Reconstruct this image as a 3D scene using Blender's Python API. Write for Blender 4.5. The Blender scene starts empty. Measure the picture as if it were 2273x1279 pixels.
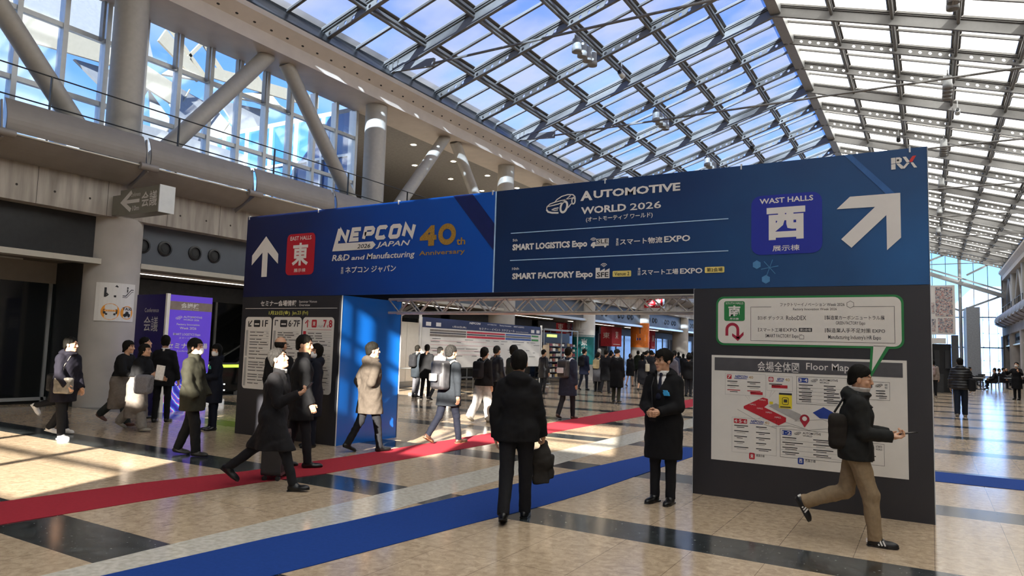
import bpy, math, random
import numpy as np
from mathutils import Vector, Matrix
random.seed(7)
C = bpy.context.scene.collection
R = math.radians
PI = math.pi

# ------------------------------------------------------------------ camera
CAM_H = 1.69
FPX, YAW, PITCH, ROLL = 1561.25, 0.536934, 0.086163, 0.029459
_f = Vector((-math.sin(YAW)*math.cos(PITCH), math.cos(YAW)*math.cos(PITCH), math.sin(PITCH)))
_r0 = Vector((math.cos(YAW), math.sin(YAW), 0)); _u0 = _r0.cross(_f)
_r = _r0*math.cos(ROLL) + _u0*math.sin(ROLL); _u = _u0*math.cos(ROLL) - _r0*math.sin(ROLL)
cam_data = bpy.data.cameras.new('camera'); cam = bpy.data.objects.new('camera', cam_data); C.objects.link(cam)
cam_data.sensor_width = 36.0; cam_data.sensor_fit = 'HORIZONTAL'; cam_data.lens = 36.0*FPX/2273.0
cam_data.clip_start = 0.05; cam_data.clip_end = 2000
cam.matrix_world = Matrix(((_r.x, _u.x, -_f.x, 0), (_r.y, _u.y, -_f.y, 0), (_r.z, _u.z, -_f.z, CAM_H), (0, 0, 0, 1)))
bpy.context.scene.camera = cam

# ------------------------------------------------------------------ world, sun, exposure
SUN_DIR = Vector((0.35, -0.937, 0.364)).normalized()      # towards the sun: behind the camera, a little to the right
w = bpy.data.worlds.new('sky'); bpy.context.scene.world = w; w.use_nodes = True
nt = w.node_tree; nt.nodes.clear()
wo = nt.nodes.new('ShaderNodeOutputWorld'); bg = nt.nodes.new('ShaderNodeBackground')
sky = nt.nodes.new('ShaderNodeTexSky'); sky.sky_type = 'NISHITA'; sky.sun_disc = False
sky.sun_elevation = math.asin(SUN_DIR.z); sky.sun_rotation = math.atan2(SUN_DIR.x, SUN_DIR.y)
sky.air_density = 1.3; sky.dust_density = 0.3; sky.ozone_density = 2.5; sky.altitude = 0
tc = nt.nodes.new('ShaderNodeTexCoord'); mp = nt.nodes.new('ShaderNodeMapping'); mp.inputs['Scale'].default_value = (1.2, 1.2, 3.0)
nz = nt.nodes.new('ShaderNodeTexNoise'); nz.inputs['Scale'].default_value = 2.2; nz.inputs['Detail'].default_value = 6
rp = nt.nodes.new('ShaderNodeValToRGB'); rp.color_ramp.elements[0].position = 0.5; rp.color_ramp.elements[1].position = 0.72
rp.color_ramp.elements[1].color = (0.75, 0.75, 0.75, 1)
sc_ = nt.nodes.new('ShaderNodeMix'); sc_.data_type = 'RGBA'; sc_.blend_type = 'MULTIPLY'; sc_.inputs[0].default_value = 1.0
sc_.inputs[7].default_value = (0.10, 0.130, 0.215, 1)
mx = nt.nodes.new('ShaderNodeMix'); mx.data_type = 'RGBA'; mx.inputs[7].default_value = (0.9, 0.95, 1.05, 1)
nt.links.new(tc.outputs['Generated'], mp.inputs[0]); nt.links.new(mp.outputs[0], nz.inputs['Vector'])
nt.links.new(nz.outputs[0], rp.inputs[0]); nt.links.new(rp.outputs[0], mx.inputs[0])
nt.links.new(sky.outputs[0], sc_.inputs[6]); nt.links.new(sc_.outputs[2], mx.inputs[6])
nt.links.new(mx.outputs[2], bg.inputs[0]); bg.inputs[1].default_value = 1.0; nt.links.new(bg.outputs[0], wo.inputs[0])
sd = bpy.data.lights.new('sun', 'SUN'); sd.energy = 19.0; sd.angle = R(0.3); sd.color = (1.0, 0.93, 0.82)
sun = bpy.data.objects.new('sun', sd); C.objects.link(sun)
sun.rotation_euler = SUN_DIR.to_track_quat('Z', 'Y').to_euler()
vs = bpy.context.scene.view_settings
vs.view_transform = 'Standard'; vs.look = 'None'; vs.gamma = 1.0; vs.use_curve_mapping = False
vs.exposure = 0.8
cy = bpy.context.scene.cycles
cy.max_bounces = 8; cy.diffuse_bounces = 4; cy.glossy_bounces = 4; cy.transmission_bounces = 4; cy.transparent_max_bounces = 12
cy.sample_clamp_indirect = 8.0; cy.caustics_reflective = False; cy.caustics_refractive = False
cy.use_denoising = True

# ------------------------------------------------------------------ helpers
def lin(c):
    """sRGB hex 'aabbcc' or 0-255 tuple -> linear rgb"""
    if isinstance(c, str): c = tuple(int(c[i:i+2], 16) for i in (0, 2, 4))
    return tuple(((v/255)/12.92 if v/255 <= 0.04045 else ((v/255+0.055)/1.055)**2.4) for v in c)
_mats = {}
def mat(name, col, rough=0.6, metal=0.0, var=0.12, scale=8.0, bump=0.0, bscale=40.0, spec=0.5, emit=None, estr=0.0):
    """Principled surface whose colour wavers a little with a noise texture"""
    if name in _mats: return _mats[name]
    m = bpy.data.materials.new(name); m.use_nodes = True; n = m.node_tree; b = n.nodes['Principled BSDF']
    c = lin(col) if not isinstance(col, tuple) or max(col) > 1 else col
    b.inputs['Roughness'].default_value = rough; b.inputs['Metallic'].default_value = metal
    b.inputs['Specular IOR Level'].default_value = spec
    t = n.nodes.new('ShaderNodeTexCoord'); z = n.nodes.new('ShaderNodeTexNoise'); z.inputs['Scale'].default_value = scale; z.inputs['Detail'].default_value = 4
    n.links.new(t.outputs['Object'], z.inputs['Vector'])
    r = n.nodes.new('ShaderNodeValToRGB')
    r.color_ramp.elements[0].position = 0.3; r.color_ramp.elements[1].position = 0.7
    r.color_ramp.elements[0].color = (*[v*(1-var) for v in c], 1); r.color_ramp.elements[1].color = (*[min(1, v*(1+var)) for v in c], 1)
    n.links.new(z.outputs[0], r.inputs[0]); n.links.new(r.outputs[0], b.inputs['Base Color'])
    if bump:
        z2 = n.nodes.new('ShaderNodeTexNoise'); z2.inputs['Scale'].default_value = bscale
        bp = n.nodes.new('ShaderNodeBump'); bp.inputs['Strength'].default_value = bump; bp.inputs['Distance'].default_value = 0.01
        n.links.new(t.outputs['Object'], z2.inputs['Vector']); n.links.new(z2.outputs[0], bp.inputs['Height']); n.links.new(bp.outputs[0], b.inputs['Normal'])
    if estr:
        b.inputs['Emission Color'].default_value = (*lin(emit), 1); b.inputs['Emission Strength'].default_value = estr
    _mats[name] = m; return m

class MB:
    """collects boxes, tubes, prisms; build() links them as ONE mesh object"""
    def __init__(s): s.v = []; s.f = []; s.m = []; s.sm = []
    def add(s, vs, fs, mi=0, smooth=False):
        o = len(s.v); s.v += [tuple(p) for p in vs]; s.f += [tuple(i+o for i in f) for f in fs]; s.m += [mi]*len(fs); s.sm += [smooth]*len(fs); return s
    def box(s, x0, x1, y0, y1, z0, z1, mi=0):
        return s.add([(x0,y0,z0),(x1,y0,z0),(x1,y1,z0),(x0,y1,z0),(x0,y0,z1),(x1,y0,z1),(x1,y1,z1),(x0,y1,z1)],
                     [(0,3,2,1),(4,5,6,7),(0,1,5,4),(1,2,6,5),(2,3,7,6),(3,0,4,7)], mi)
    def bar(s, p, q, wx, wz, mi=0, up=(0,0,1)):
        """rectangular bar from p to q"""
        p = Vector(p); q = Vector(q); d = (q-p).normalized(); u = Vector(up)
        a = d.cross(u)
        if a.length < 1e-4: a = d.cross(Vector((1,0,0)))
        a.normalize(); b = a.cross(d).normalized(); a = a*wx/2; b = b*wz/2
        return s.add([p-a-b,p+a-b,p+a+b,p-a+b,q-a-b,q+a-b,q+a+b,q-a+b], [(0,1,2,3),(7,6,5,4),(0,4,5,1),(1,5,6,2),(2,6,7,3),(3,7,4,0)], mi)
    def tube(s, p, q, r0, r1=None, n=12, mi=0, cap=True):
        r1 = r0 if r1 is None else r1
        p = Vector(p); q = Vector(q); d = (q-p).normalized(); a = d.orthogonal().normalized(); b = d.cross(a)
        vs = [p+(a*math.cos(2*PI*i/n)+b*math.sin(2*PI*i/n))*r0 for i in range(n)]+[q+(a*math.cos(2*PI*i/n)+b*math.sin(2*PI*i/n))*r1 for i in range(n)]
        s.add(vs, [(i,(i+1)%n,n+(i+1)%n,n+i) for i in range(n)], mi, True)
        if cap: s.add(vs, [tuple(range(n-1,-1,-1)), tuple(range(n,2*n))], mi)
        return s
    def path(s, pts, r, n=8, mi=0):
        pts = [Vector(p) for p in pts]; rings = []
        for i, p in enumerate(pts):
            d = (pts[min(i+1,len(pts)-1)]-pts[max(i-1,0)]).normalized()
            a = d.cross(Vector((0.13,0.21,0.97))); a.normalize(); b = d.cross(a)
            rr = r[i] if isinstance(r,(list,tuple)) else r
            rings.append([p+(a*math.cos(2*PI*k/n)+b*math.sin(2*PI*k/n))*rr for k in range(n)])
        vs = [v for g in rings for v in g]
        fs = [(i*n+k, i*n+(k+1)%n, (i+1)*n+(k+1)%n, (i+1)*n+k) for i in range(len(pts)-1) for k in range(n)]
        s.add(vs, fs, mi, True); s.add(vs, [tuple(range(n-1,-1,-1)), tuple((len(pts)-1)*n+k for k in range(n))], mi); return s
    def prism(s, pts, f, t, mi=0):
        """polygon pts (2-D) mapped by f(u,v,d) at depth d = 0 (front) and t (back)"""
        n = len(pts); vs = [f(u,v,0) for u,v in pts]+[f(u,v,t) for u,v in pts]
        return s.add(vs, [tuple(range(n)), tuple(range(2*n-1,n-1,-1))]+[(i,n+i,n+(i+1)%n,(i+1)%n) for i in range(n)], mi)
    def poly(s, pts, f, mi=0):
        return s.add([f(u,v,0) for u,v in pts], [tuple(range(len(pts)))], mi)
    def sweep(s, prof, y0, y1, mi=0, closed=True, smooth=False):
        """profile [(x,z)] extruded along Y"""
        n = len(prof); vs = [(x,y0,z) for x,z in prof]+[(x,y1,z) for x,z in prof]
        s.add(vs, [(i,(i+1)%n,n+(i+1)%n,n+i) for i in range(n if closed else n-1)], mi, smooth)
        if closed: s.add(vs, [tuple(range(n-1,-1,-1)), tuple(range(n,2*n))], mi)
        return s
    def lathe(s, prof, c, n=24, mi=0):
        cx, cy, cz = c; vs = [(cx+r*math.cos(2*PI*k/n), cy+r*math.sin(2*PI*k/n), cz+z) for r,z in prof for k in range(n)]
        return s.add(vs, [(i*n+k, i*n+(k+1)%n, (i+1)*n+(k+1)%n, (i+1)*n+k) for i in range(len(prof)-1) for k in range(n)], mi, True)
    def build(s, name, mats, parent=None):
        me = bpy.data.meshes.new(name); me.from_pydata(s.v, [], s.f)
        for m in (mats if isinstance(mats,(list,tuple)) else [mats]): me.materials.append(m)
        me.polygons.foreach_set('material_index', s.m); me.polygons.foreach_set('use_smooth', s.sm); me.update()
        o = bpy.data.objects.new(name, me); C.objects.link(o)
        if parent is not None: o.parent = parent
        return o
def tag(o, label=None, cat=None, group=None, kind=None):
    if label: o['label'] = label
    if cat: o['category'] = cat
    if group: o['group'] = group
    if kind: o['kind'] = kind
    return o
def empty(name, loc=(0,0,0), rz=0.0):
    o = bpy.data.objects.new(name, None); C.objects.link(o); o.location = loc; o.rotation_euler = (0,0,rz); o.empty_display_size = 0.2; return o
def thing(name, label, cat, loc=(0,0,0), rz=0.0, group=None): return tag(empty(name, loc, rz), label, cat, group)
def copy_tree(o, parent=None):
    c = o.copy(); C.objects.link(c); c.parent = parent
    for ch in list(o.children): copy_tree(ch, c)
    return c
def rrect(x0, x1, z0, z1, r, n=5):
    pts = []
    for cx, cz, a in ((x1-r,z0+r,-90),(x1-r,z1-r,0),(x0+r,z1-r,90),(x0+r,z0+r,180)):
        pts += [(cx+r*math.cos(R(a+90*i/n)), cz+r*math.sin(R(a+90*i/n))) for i in range(n+1)]
    return pts
def circ(cx, cz, r, n=24, rz=None): return [(cx+r*math.cos(2*PI*i/n), cz+(rz or r)*math.sin(2*PI*i/n)) for i in range(n)]
_glyph = {}
def glyph(s, bold=0.0, shear=0.0):
    """lettering outline as (verts, faces) normalised to a unit box"""
    k = (s, bold, shear)
    if k in _glyph: return _glyph[k]
    cu = bpy.data.curves.new('lettering', 'FONT'); cu.body = s; cu.offset = bold; cu.shear = shear; cu.resolution_u = 2
    o = bpy.data.objects.new('lettering', cu); C.objects.link(o); bpy.context.view_layer.update()
    me = bpy.data.meshes.new_from_object(o.evaluated_get(bpy.context.evaluated_depsgraph_get()))
    V = np.array([v.co[:2] for v in me.vertices]).reshape(-1,2); F = [tuple(p.vertices) for p in me.polygons]
    bpy.data.objects.remove(o); bpy.data.curves.remove(cu); bpy.data.meshes.remove(me)
    lo, hi = V.min(0), V.max(0); V = (V-lo)/np.maximum(hi-lo, 1e-6); _glyph[k] = (V, F); return _glyph[k]
def text(mb, s, quad, f, d=0.0, mi=0, bold=0.012, shear=0.0):
    """lettering fitted to a box (u0,u1,v0,v1) or to a 4-corner quad (bl,br,tr,tl), mapped by f"""
    V, F = glyph(s, bold, shear)
    if not isinstance(quad[0], tuple): u0,u1,v0,v1 = quad; quad = ((u0,v0),(u1,v0),(u1,v1),(u0,v1))
    bl, br, tr, tl = [np.array(q, float) for q in quad]
    P = [(bl*(1-a)+br*a)*(1-b)+(tl*(1-a)+tr*a)*b for a,b in V]
    return mb.add([f(u,v,d) for u,v in P], F, mi)
# ------------------------------------------------------------------ materials of the hall
def node_mat(name):
    m = bpy.data.materials.new(name); m.use_nodes = True; n = m.node_tree; n.nodes.clear()
    o = n.nodes.new('ShaderNodeOutputMaterial'); return m, n, o
def glass_mat(name, transp, tcol, transl, lcol, gloss=0.08, dirt=0.0, rough=0.05):
    """pane: part clear, part light-scattering film, part mirror"""
    m, n, o = node_mat(name); L = n.links.new
    tr = n.nodes.new('ShaderNodeBsdfTransparent'); tr.inputs[0].default_value = (*tcol, 1)
    tl = n.nodes.new('ShaderNodeBsdfTranslucent'); tl.inputs[0].default_value = (*lcol, 1)
    gl = n.nodes.new('ShaderNodeBsdfGlossy'); gl.inputs['Roughness'].default_value = rough
    a = n.nodes.new('ShaderNodeMixShader'); b = n.nodes.new('ShaderNodeMixShader')
    a.inputs[0].default_value = transl/(transl+transp) if transl else 0.0
    if dirt:
        t = n.nodes.new('ShaderNodeTexCoord'); z = n.nodes.new('ShaderNodeTexNoise'); z.inputs['Scale'].default_value = 0.35; z.inputs['Detail'].default_value = 3
        mr = n.nodes.new('ShaderNodeMapRange'); mr.inputs[1].default_value = 0.35; mr.inputs[2].default_value = 0.65
        base = a.inputs[0].default_value; mr.inputs[3].default_value = max(0, base-dirt); mr.inputs[4].default_value = min(1, base+dirt)
        L(t.outputs['Object'], z.inputs['Vector']); L(z.outputs[0], mr.inputs[0]); L(mr.outputs[0], a.inputs[0])
    L(tr.outputs[0], a.inputs[1]); L(tl.outputs[0], a.inputs[2]); b.inputs[0].default_value = gloss
    L(a.outputs[0], b.inputs[1]); L(gl.outputs[0], b.inputs[2]); L(b.outputs[0], o.inputs[0]); _mats[name] = m; return m
M_steel = mat('painted_steel_grey', '9a9c9c', 0.45, 0.2, 0.06)
M_steel_d = mat('dark_steel', '4a4d50', 0.5, 0.3)
M_rod = mat('bare_steel_rod', 'a3a29c', 0.3, 0.8)
M_alu = mat('brushed_aluminium_panel', '8d8783', 0.55, 0.2, 0.05, 3.0)
M_alu_b = mat('aluminium_mullion', 'd2d6d8', 0.4, 0.3, 0.04)
M_white = mat('white_paint', 'e8e6e0', 0.55, 0, 0.03)
M_cream = mat('cream_fascia', 'cfc4b8', 0.6, 0, 0.05, 2.0)
M_colup = mat('pale_painted_column', 'aeaaa2', 0.5, 0.1, 0.05)
M_dark = mat('dark_panel', '2c2e30', 0.35, 0.1)
M_black = mat('black_panel', '161719', 0.4)
M_ceil = mat('plaster_ceiling', '8e8882', 0.8, 0, 0.04)
M_band = mat('blue_grey_metal_band', '5a6068', 0.5, 0.3, 0.08, 2.0)
M_strip = mat('pale_metal_strip', 'd8d3c6', 0.3, 0.6, 0.03)
M_wallglass = glass_mat('clear_window_glass', 0.9, (0.86,0.93,0.98), 0.0, (1,1,1), 0.09)
M_darkglass = mat('dark_tinted_glass', '0d0f11', 0.06, 0.0, 0.2, 1.0, spec=0.7)
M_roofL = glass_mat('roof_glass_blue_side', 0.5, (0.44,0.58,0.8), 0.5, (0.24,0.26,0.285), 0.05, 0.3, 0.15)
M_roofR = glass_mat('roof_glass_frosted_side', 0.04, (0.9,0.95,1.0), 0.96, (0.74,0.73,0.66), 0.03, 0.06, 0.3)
M_fac = glass_mat('facade_glass', 0.95, (0.85,0.92,1.0), 0.0, (1,1,1), 0.06)

def concrete_mat():
    m, n, o = node_mat('board_marked_concrete'); L = n.links.new
    b = n.nodes.new('ShaderNodeBsdfPrincipled'); L(b.outputs[0], o.inputs[0]); b.inputs['Roughness'].default_value = 0.75
    t = n.nodes.new('ShaderNodeTexCoord'); mp = n.nodes.new('ShaderNodeMapping'); mp.inputs['Scale'].default_value = (1, 3.0, 0.35)
    z = n.nodes.new('ShaderNodeTexNoise'); z.inputs['Scale'].default_value = 2.0; z.inputs['Detail'].default_value = 7
    r = n.nodes.new('ShaderNodeValToRGB'); r.color_ramp.elements[0].position = 0.3; r.color_ramp.elements[1].position = 0.72
    r.color_ramp.elements[0].color = (*lin('88827b'),1); r.color_ramp.elements[1].color = (*lin('b5afa7'),1)
    L(t.outputs['Object'], mp.inputs[0]); L(mp.outputs[0], z.inputs['Vector']); L(z.outputs[0], r.inputs[0])
    # tie holes of the formwork: two rows, 0.62 m apart
    sp = n.nodes.new('ShaderNodeSeparateXYZ'); L(t.outputs['Object'], sp.inputs[0])
    def math_(op, a, bb=None):
        k = n.nodes.new('ShaderNodeMath'); k.operation = op
        for i, v in enumerate((a, bb)):
            if v is None: continue
            if isinstance(v, (int, float)): k.inputs[i].default_value = v
            else: L(v, k.inputs[i])
        return k.outputs[0]
    fy = math_('SUBTRACT', math_('FRACT', math_('DIVIDE', sp.outputs[1], 0.78)), 0.5); fy = math_('MULTIPLY', fy, 0.78)
    fz = math_('SUBTRACT', math_('FRACT', math_('DIVIDE', sp.outputs[2], 0.52)), 0.5); fz = math_('MULTIPLY', fz, 0.52)
    dd = math_('SQRT', math_('ADD', math_('MULTIPLY', fy, fy), math_('MULTIPLY', fz, fz)))
    hole = math_('LESS_THAN', dd, 0.026)
    jy = math_('LESS_THAN', math_('FRACT', math_('DIVIDE', sp.outputs[1], 1.563)), 0.007)
    k = math_('MAXIMUM', hole, jy)
    mx_ = n.nodes.new('ShaderNodeMix'); mx_.data_type = 'RGBA'; L(k, mx_.inputs[0]); L(r.outputs[0], mx_.inputs[6]); mx_.inputs[7].default_value = (*lin('2e2a27'),1)
    L(mx_.outputs[2], b.inputs['Base Color']); return m
M_conc = concrete_mat()
M_colc = mat('smooth_concrete_column', 'b3aea7', 0.7, 0, 0.12, 1.2)

def floor_mat():
    m, n, o = node_mat('polished_stone_floor'); L = n.links.new
    b = n.nodes.new('ShaderNodeBsdfPrincipled'); L(b.outputs[0], o.inputs[0])
    t = n.nodes.new('ShaderNodeTexCoord'); sp = n.nodes.new('ShaderNodeSeparateXYZ'); L(t.outputs['Object'], sp.inputs[0])
    X, Y = sp.outputs[0], sp.outputs[1]
    def mt(op, a, bb=None, c=None):
        k = n.nodes.new('ShaderNodeMath'); k.operation = op
        for i, v in enumerate((a, bb, c)):
            if v is None: continue
            if isinstance(v, (int, float)): k.inputs[i].default_value = v
            else: L(v, k.inputs[i])
        return k.outputs[0]
    def mixc(f, a, bb):
        k = n.nodes.new('ShaderNodeMix'); k.data_type = 'RGBA'; L(f, k.inputs[0])
        for i, v in ((6,a),(7,bb)):
            if isinstance(v, tuple): k.inputs[i].default_value = (*v,1)
            else: L(v, k.inputs[i])
        return k.outputs[2]
    def ramp(src, p0, c0, p1, c1):
        r = n.nodes.new('ShaderNodeValToRGB'); r.color_ramp.elements[0].position = p0; r.color_ramp.elements[1].position = p1
        r.color_ramp.elements[0].color = (*c0,1); r.color_ramp.elements[1].color = (*c1,1); L(src, r.inputs[0]); return r.outputs[0]
    def noise(sc, det=4, dist=0.0):
        z = n.nodes.new('ShaderNodeTexNoise'); z.inputs['Scale'].default_value = sc; z.inputs['Detail'].default_value = det; z.inputs['Distortion'].default_value = dist
        L(t.outputs['Object'], z.inputs['Vector']); return z.outputs[0]
    PER, WID = 3.09, 0.205
    fy = mt('FRACT', mt('DIVIDE', mt('SUBTRACT', Y, 3.09-30.9), PER))
    dark = mt('LESS_THAN', fy, WID)
    white = mt('LESS_THAN', mt('ABSOLUTE', mt('ADD', X, 5.11)), 0.31)
    # joints: every 0.6 m across, every half field along
    jx = mt('LESS_THAN', mt('FRACT', mt('DIVIDE', mt('ADD', X, 5.11-0.31+60), 0.6)), 0.008)
    fl = mt('FRACT', mt('DIVIDE', mt('SUBTRACT', fy, WID), (1-WID)/2))
    jy = mt('LESS_THAN', fl, 0.0045)
    joint = mt('MAXIMUM', jx, jy)
    jdark = mt('LESS_THAN', mt('FRACT', mt('DIVIDE', mt('ADD', X, 64.8), 1.2)), 0.004)
    # random tone per slab
    cmb = n.nodes.new('ShaderNodeCombineXYZ'); L(mt('FLOOR', mt('DIVIDE', mt('ADD', X, 64.8), 0.6)), cmb.inputs[0]); L(mt('FLOOR', mt('DIVIDE', Y, 1.24)), cmb.inputs[1])
    wn = n.nodes.new('ShaderNodeTexWhiteNoise'); L(cmb.outputs[0], wn.inputs['Vector'])
    fleck = noise(14, 5, 0.8); fleck2 = noise(70, 3)
    beige = ramp(fleck, 0.30, lin('a8937a'), 0.68, lin('cfb99c'))
    beige = mixc(mt('MULTIPLY', mt('LESS_THAN', fleck2, 0.34), 0.6), beige, lin('6b5747'))
    beige = mixc(mt('MULTIPLY', mt('GREATER_THAN', fleck2, 0.66), 0.6), beige, lin('dcc9a8'))
    beige = mixc(mt('MULTIPLY', wn.outputs[0], 0.25), beige, lin('ac987c'))
    whit = ramp(noise(18, 4), 0.35, lin('bdb8aa'), 0.65, lin('d6d2c6'))
    dk = ramp(noise(9, 6, 1.0), 0.38, lin('26292a'), 0.75, lin('4a5051'))
    dk = mixc(mt('GREATER_THAN', noise(30, 2), 0.71), dk, lin('9aa09b'))
    col = mixc(mt('MULTIPLY', joint, 0.75), beige, lin('5a4636'))
    col = mixc(dark, col, mixc(mt('MULTIPLY', jdark, 0.6), dk, lin('15171a')))
    col = mixc(white, col, mixc(mt('MULTIPLY', jy, 0.5), whit, lin('8d877c')))
    L(col, b.inputs['Base Color'])
    rr = n.nodes.new('ShaderNodeMapRange'); rr.inputs[3].default_value = 0.10; rr.inputs[4].default_value = 0.2; L(noise(1.5, 3), rr.inputs[0]); L(rr.outputs[0], b.inputs['Roughness'])
    b.inputs['Specular IOR Level'].default_value = 0.55
    return m
M_floor = floor_mat()
# ------------------------------------------------------------------ the hall: floor, walls, galleries, roof
XC, ZR, ZE, XE = -5.11, 15.7, 11.9, -17.5           # ridge line, ridge height, eave height, left eave
Y0, Y1 = -15.0, 92.0
SL = (ZR-ZE)/(XC-XE)
def mir(x): return 2*XC-x
f_ = MB().box(-40, 30, Y0-10, Y1, -0.3, 0.0).build('floor', M_floor); tag(f_, kind='structure')

BAY = 9.38; COLY = [9.95+BAY*k for k in range(-2, 10)]
def hall_side(side):
    """one long side of the hall; side = 1 left, -1 right (mirrored about the ridge)"""
    sx = (lambda x: x) if side == 1 else mir
    nm = 'wall_left' if side == 1 else 'wall_right'
    yl = Y0 if side == 1 else 20.0
    def bx(mb, x0, x1, *a): return mb.box(min(sx(x0),sx(x1)), max(sx(x0),sx(x1)), *a)
    wall = bx(MB(), -17.6, -17.02, Y0, Y1, 4.6, 5.95).build(nm, M_conc); tag(wall, kind='structure')
    # lower wall behind the arcade, recess ceiling and floor of the gallery
    bx(MB(), -26.2, -26.0, Y0, Y1, 0, 4.6).build('back_wall', M_black, wall)
    bx(MB(), -26, -17.55, Y0, Y1, 3.55, 3.7).build('recess_ceiling', M_ceil, wall)
    bx(MB(), -30.2, -17.1, Y0, Y1, 5.75, 5.95).build('gallery_floor', M_ceil, wall)
    # metal band over the arcade, strip below it
    for k, yc in enumerate(COLY[:-1]):
        if side == -1 and yc < 19: continue
        a, b_ = yc+0.5, yc+BAY-0.5
        band = bx(MB(), -17.6, -17.4, a, b_, 3.56, 4.6).build('metal_band', M_band if k != 1 else M_dark, wall)
        bx(MB(), -17.6, -17.2, a, b_, 3.44, 3.57).build('edge_strip', M_strip, wall)
        if k != 1 and k != 4:
            for j in range(4):
                for q in range(2 if yc > 30 else 4) if j == 0 else []:
                    pass
            m = MB()
            for g in (0.62, 1.23, 2.12, 2.73, 4.9, 5.5, 6.6, 7.2):
                y = yc+g; n = 24
                rim = [(sx(-17.37), y+0.2*math.cos(2*PI*i/n), 4.06+0.2*math.sin(2*PI*i/n)) for i in range(n)]
                rin = [(sx(-17.36), y+0.155*math.cos(2*PI*i/n), 4.06+0.155*math.sin(2*PI*i/n)) for i in range(n)]
                bck = [(sx(-17.395), p[1], p[2]) for p in rin]; bk2 = [(sx(-17.4), p[1], p[2]) for p in rim]
                m.add(rim+rin+bck+bk2, [(i,(i+1)%n,n+(i+1)%n,n+i) for i in range(n)]+[(n+i,n+(i+1)%n,2*n+(i+1)%n,2*n+i) for i in range(n)]+[(3*n+i,3*n+(i+1)%n,(i+1)%n,i) for i in range(n)]+[tuple(range(2*n,3*n))], 0)
                m.add([(sx(-17.385), y+0.09*math.cos(2*PI*i/12), 4.06+0.09*math.sin(2*PI*i/12)) for i in range(12)], [tuple(range(12))], 1)
            m.build('air_nozzle', [M_black, M_dark], wall)
    # columns
    for yc in COLY:
        if side == -1 and yc < 19: continue
        m = MB(); m.tube((sx(-17.62), yc, 0), (sx(-17.62), yc, 4.62), 0.64, n=40)
        c = m.build('concrete_column', M_colc, wall)
        MB().tube((sx(-17.62), yc, 5.9), (sx(-17.62), yc, 10.6), 0.40, n=32).build('upper_column', M_colup, wall)
    for yc in COLY[:-1]:
        if side == -1 and yc < 19: continue
        ym = yc+BAY/2
        MB().tube((sx(-17.55), yc+0.45, 5.9), (sx(-17.62), ym-0.35, 10.6), 0.235, n=24).build('diagonal_brace', M_colup, wall)
        MB().tube((sx(-17.55), yc+BAY-0.45, 5.9), (sx(-17.62), ym+0.35, 10.6), 0.235, n=24).build('diagonal_brace', M_colup, wall)
    # curved aluminium panels of the balcony front
    up = [(-16.22+0.05*math.sin(t*PI)-0.14*t*t, 5.86+0.70*t) for t in [i/8 for i in range(9)]]
    lo = [(-17.0+0.80*t**0.8, 5.43+0.36*t**1.5) for t in [i/8 for i in range(9)]]
    def sheet(prof, ya, yb, nme):
        th = [(x-0.035, z+0.02) for x, z in prof]; m = MB(); ring = [(sx(x), z) for x, z in prof+th[::-1]]
        m.sweep(ring, ya, yb, 0, True, False); o = m.build(nme, M_alu, wall); return o
    PB = BAY/3
    k0 = int((yl-9.95)/PB)-1
    for k in range(k0, int((Y1-9.95)/PB)):
        ya = 9.95-0.12+PB*k
        if ya < yl: continue
        sheet(up, ya+0.07, ya+PB-0.07, 'balcony_panel'); sheet(lo, ya+0.07, ya+PB-0.07, 'soffit_panel')
        m = MB().tube((sx(-16.17), ya-0.22, 5.8), (sx(-16.17), ya+0.22, 5.8), 0.085, n=20)
        m.bar((sx(-16.2), ya, 5.74), (sx(-16.95), ya, 5.36), 0.05, 0.12); m.bar((sx(-16.25), ya, 5.9), (sx(-16.35), ya, 6.5), 0.03, 0.05)
        m.build('panel_bracket', M_alu, wall)
    MB().tube((sx(-16.19), yl, 5.815), (sx(-16.19), Y1, 5.815), 0.022, n=8).build('panel_rail', M_strip, wall)
    # railing
    m = MB()
    for z in (6.78, 7.45): m.tube((sx(-16.8), yl, z), (sx(-16.8), Y1, z), 0.018, n=6)
    for k in range(k0, int((Y1-9.95)/PB)):
        ya = 9.95+1.0+PB*k
        if ya > yl: m.bar((sx(-16.8), ya, 5.95), (sx(-16.8), ya, 7.46), 0.03, 0.05)
    m.build('gallery_railing', M_dark, wall)
    # fascia beam under the roof with its row of small holes, and gutter
    prof = [(-18.75,10.56),(-17.05,10.56),(-17.05,10.98),(-16.75,11.30),(-16.75,11.46),(-17.3,11.46),(-17.3,12.0),(-18.75,12.0)]
    MB().sweep([(sx(x), z) for x, z in prof], yl, Y1).build('fascia_beam', M_cream, wall)
    m = MB(); y = yl+0.3
    nx, nz_ = 0.32, -0.30; L_ = math.hypot(nx, nz_)
    while y < min(Y1, 60):
        for_c = (-16.965, 11.075)
        pts = []
        for i in range(10):
            a = 2*PI*i/10; u = 0.055*math.cos(a); v = 0.03*math.sin(a)
            pts.append((sx(for_c[0]+0.30/L_*v+0.004), y+u, for_c[1]+0.32/L_*v-0.004))
        m.add(pts, [tuple(range(10))]); y += 0.62
    m.build('downlight_slot', M_black, wall)
    MB().sweep([(sx(x), z) for x, z in [(-17.3,11.47),(-16.76,11.47),(-16.76,11.52),(-17.28,12.1),(-17.3,12.1)]], yl, Y1).build('eave_gutter', M_dark, wall)
    return wall, sx, bx
WL, sxl, bxl = hall_side(1)
WR, sxr, bxr = hall_side(-1)

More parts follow.
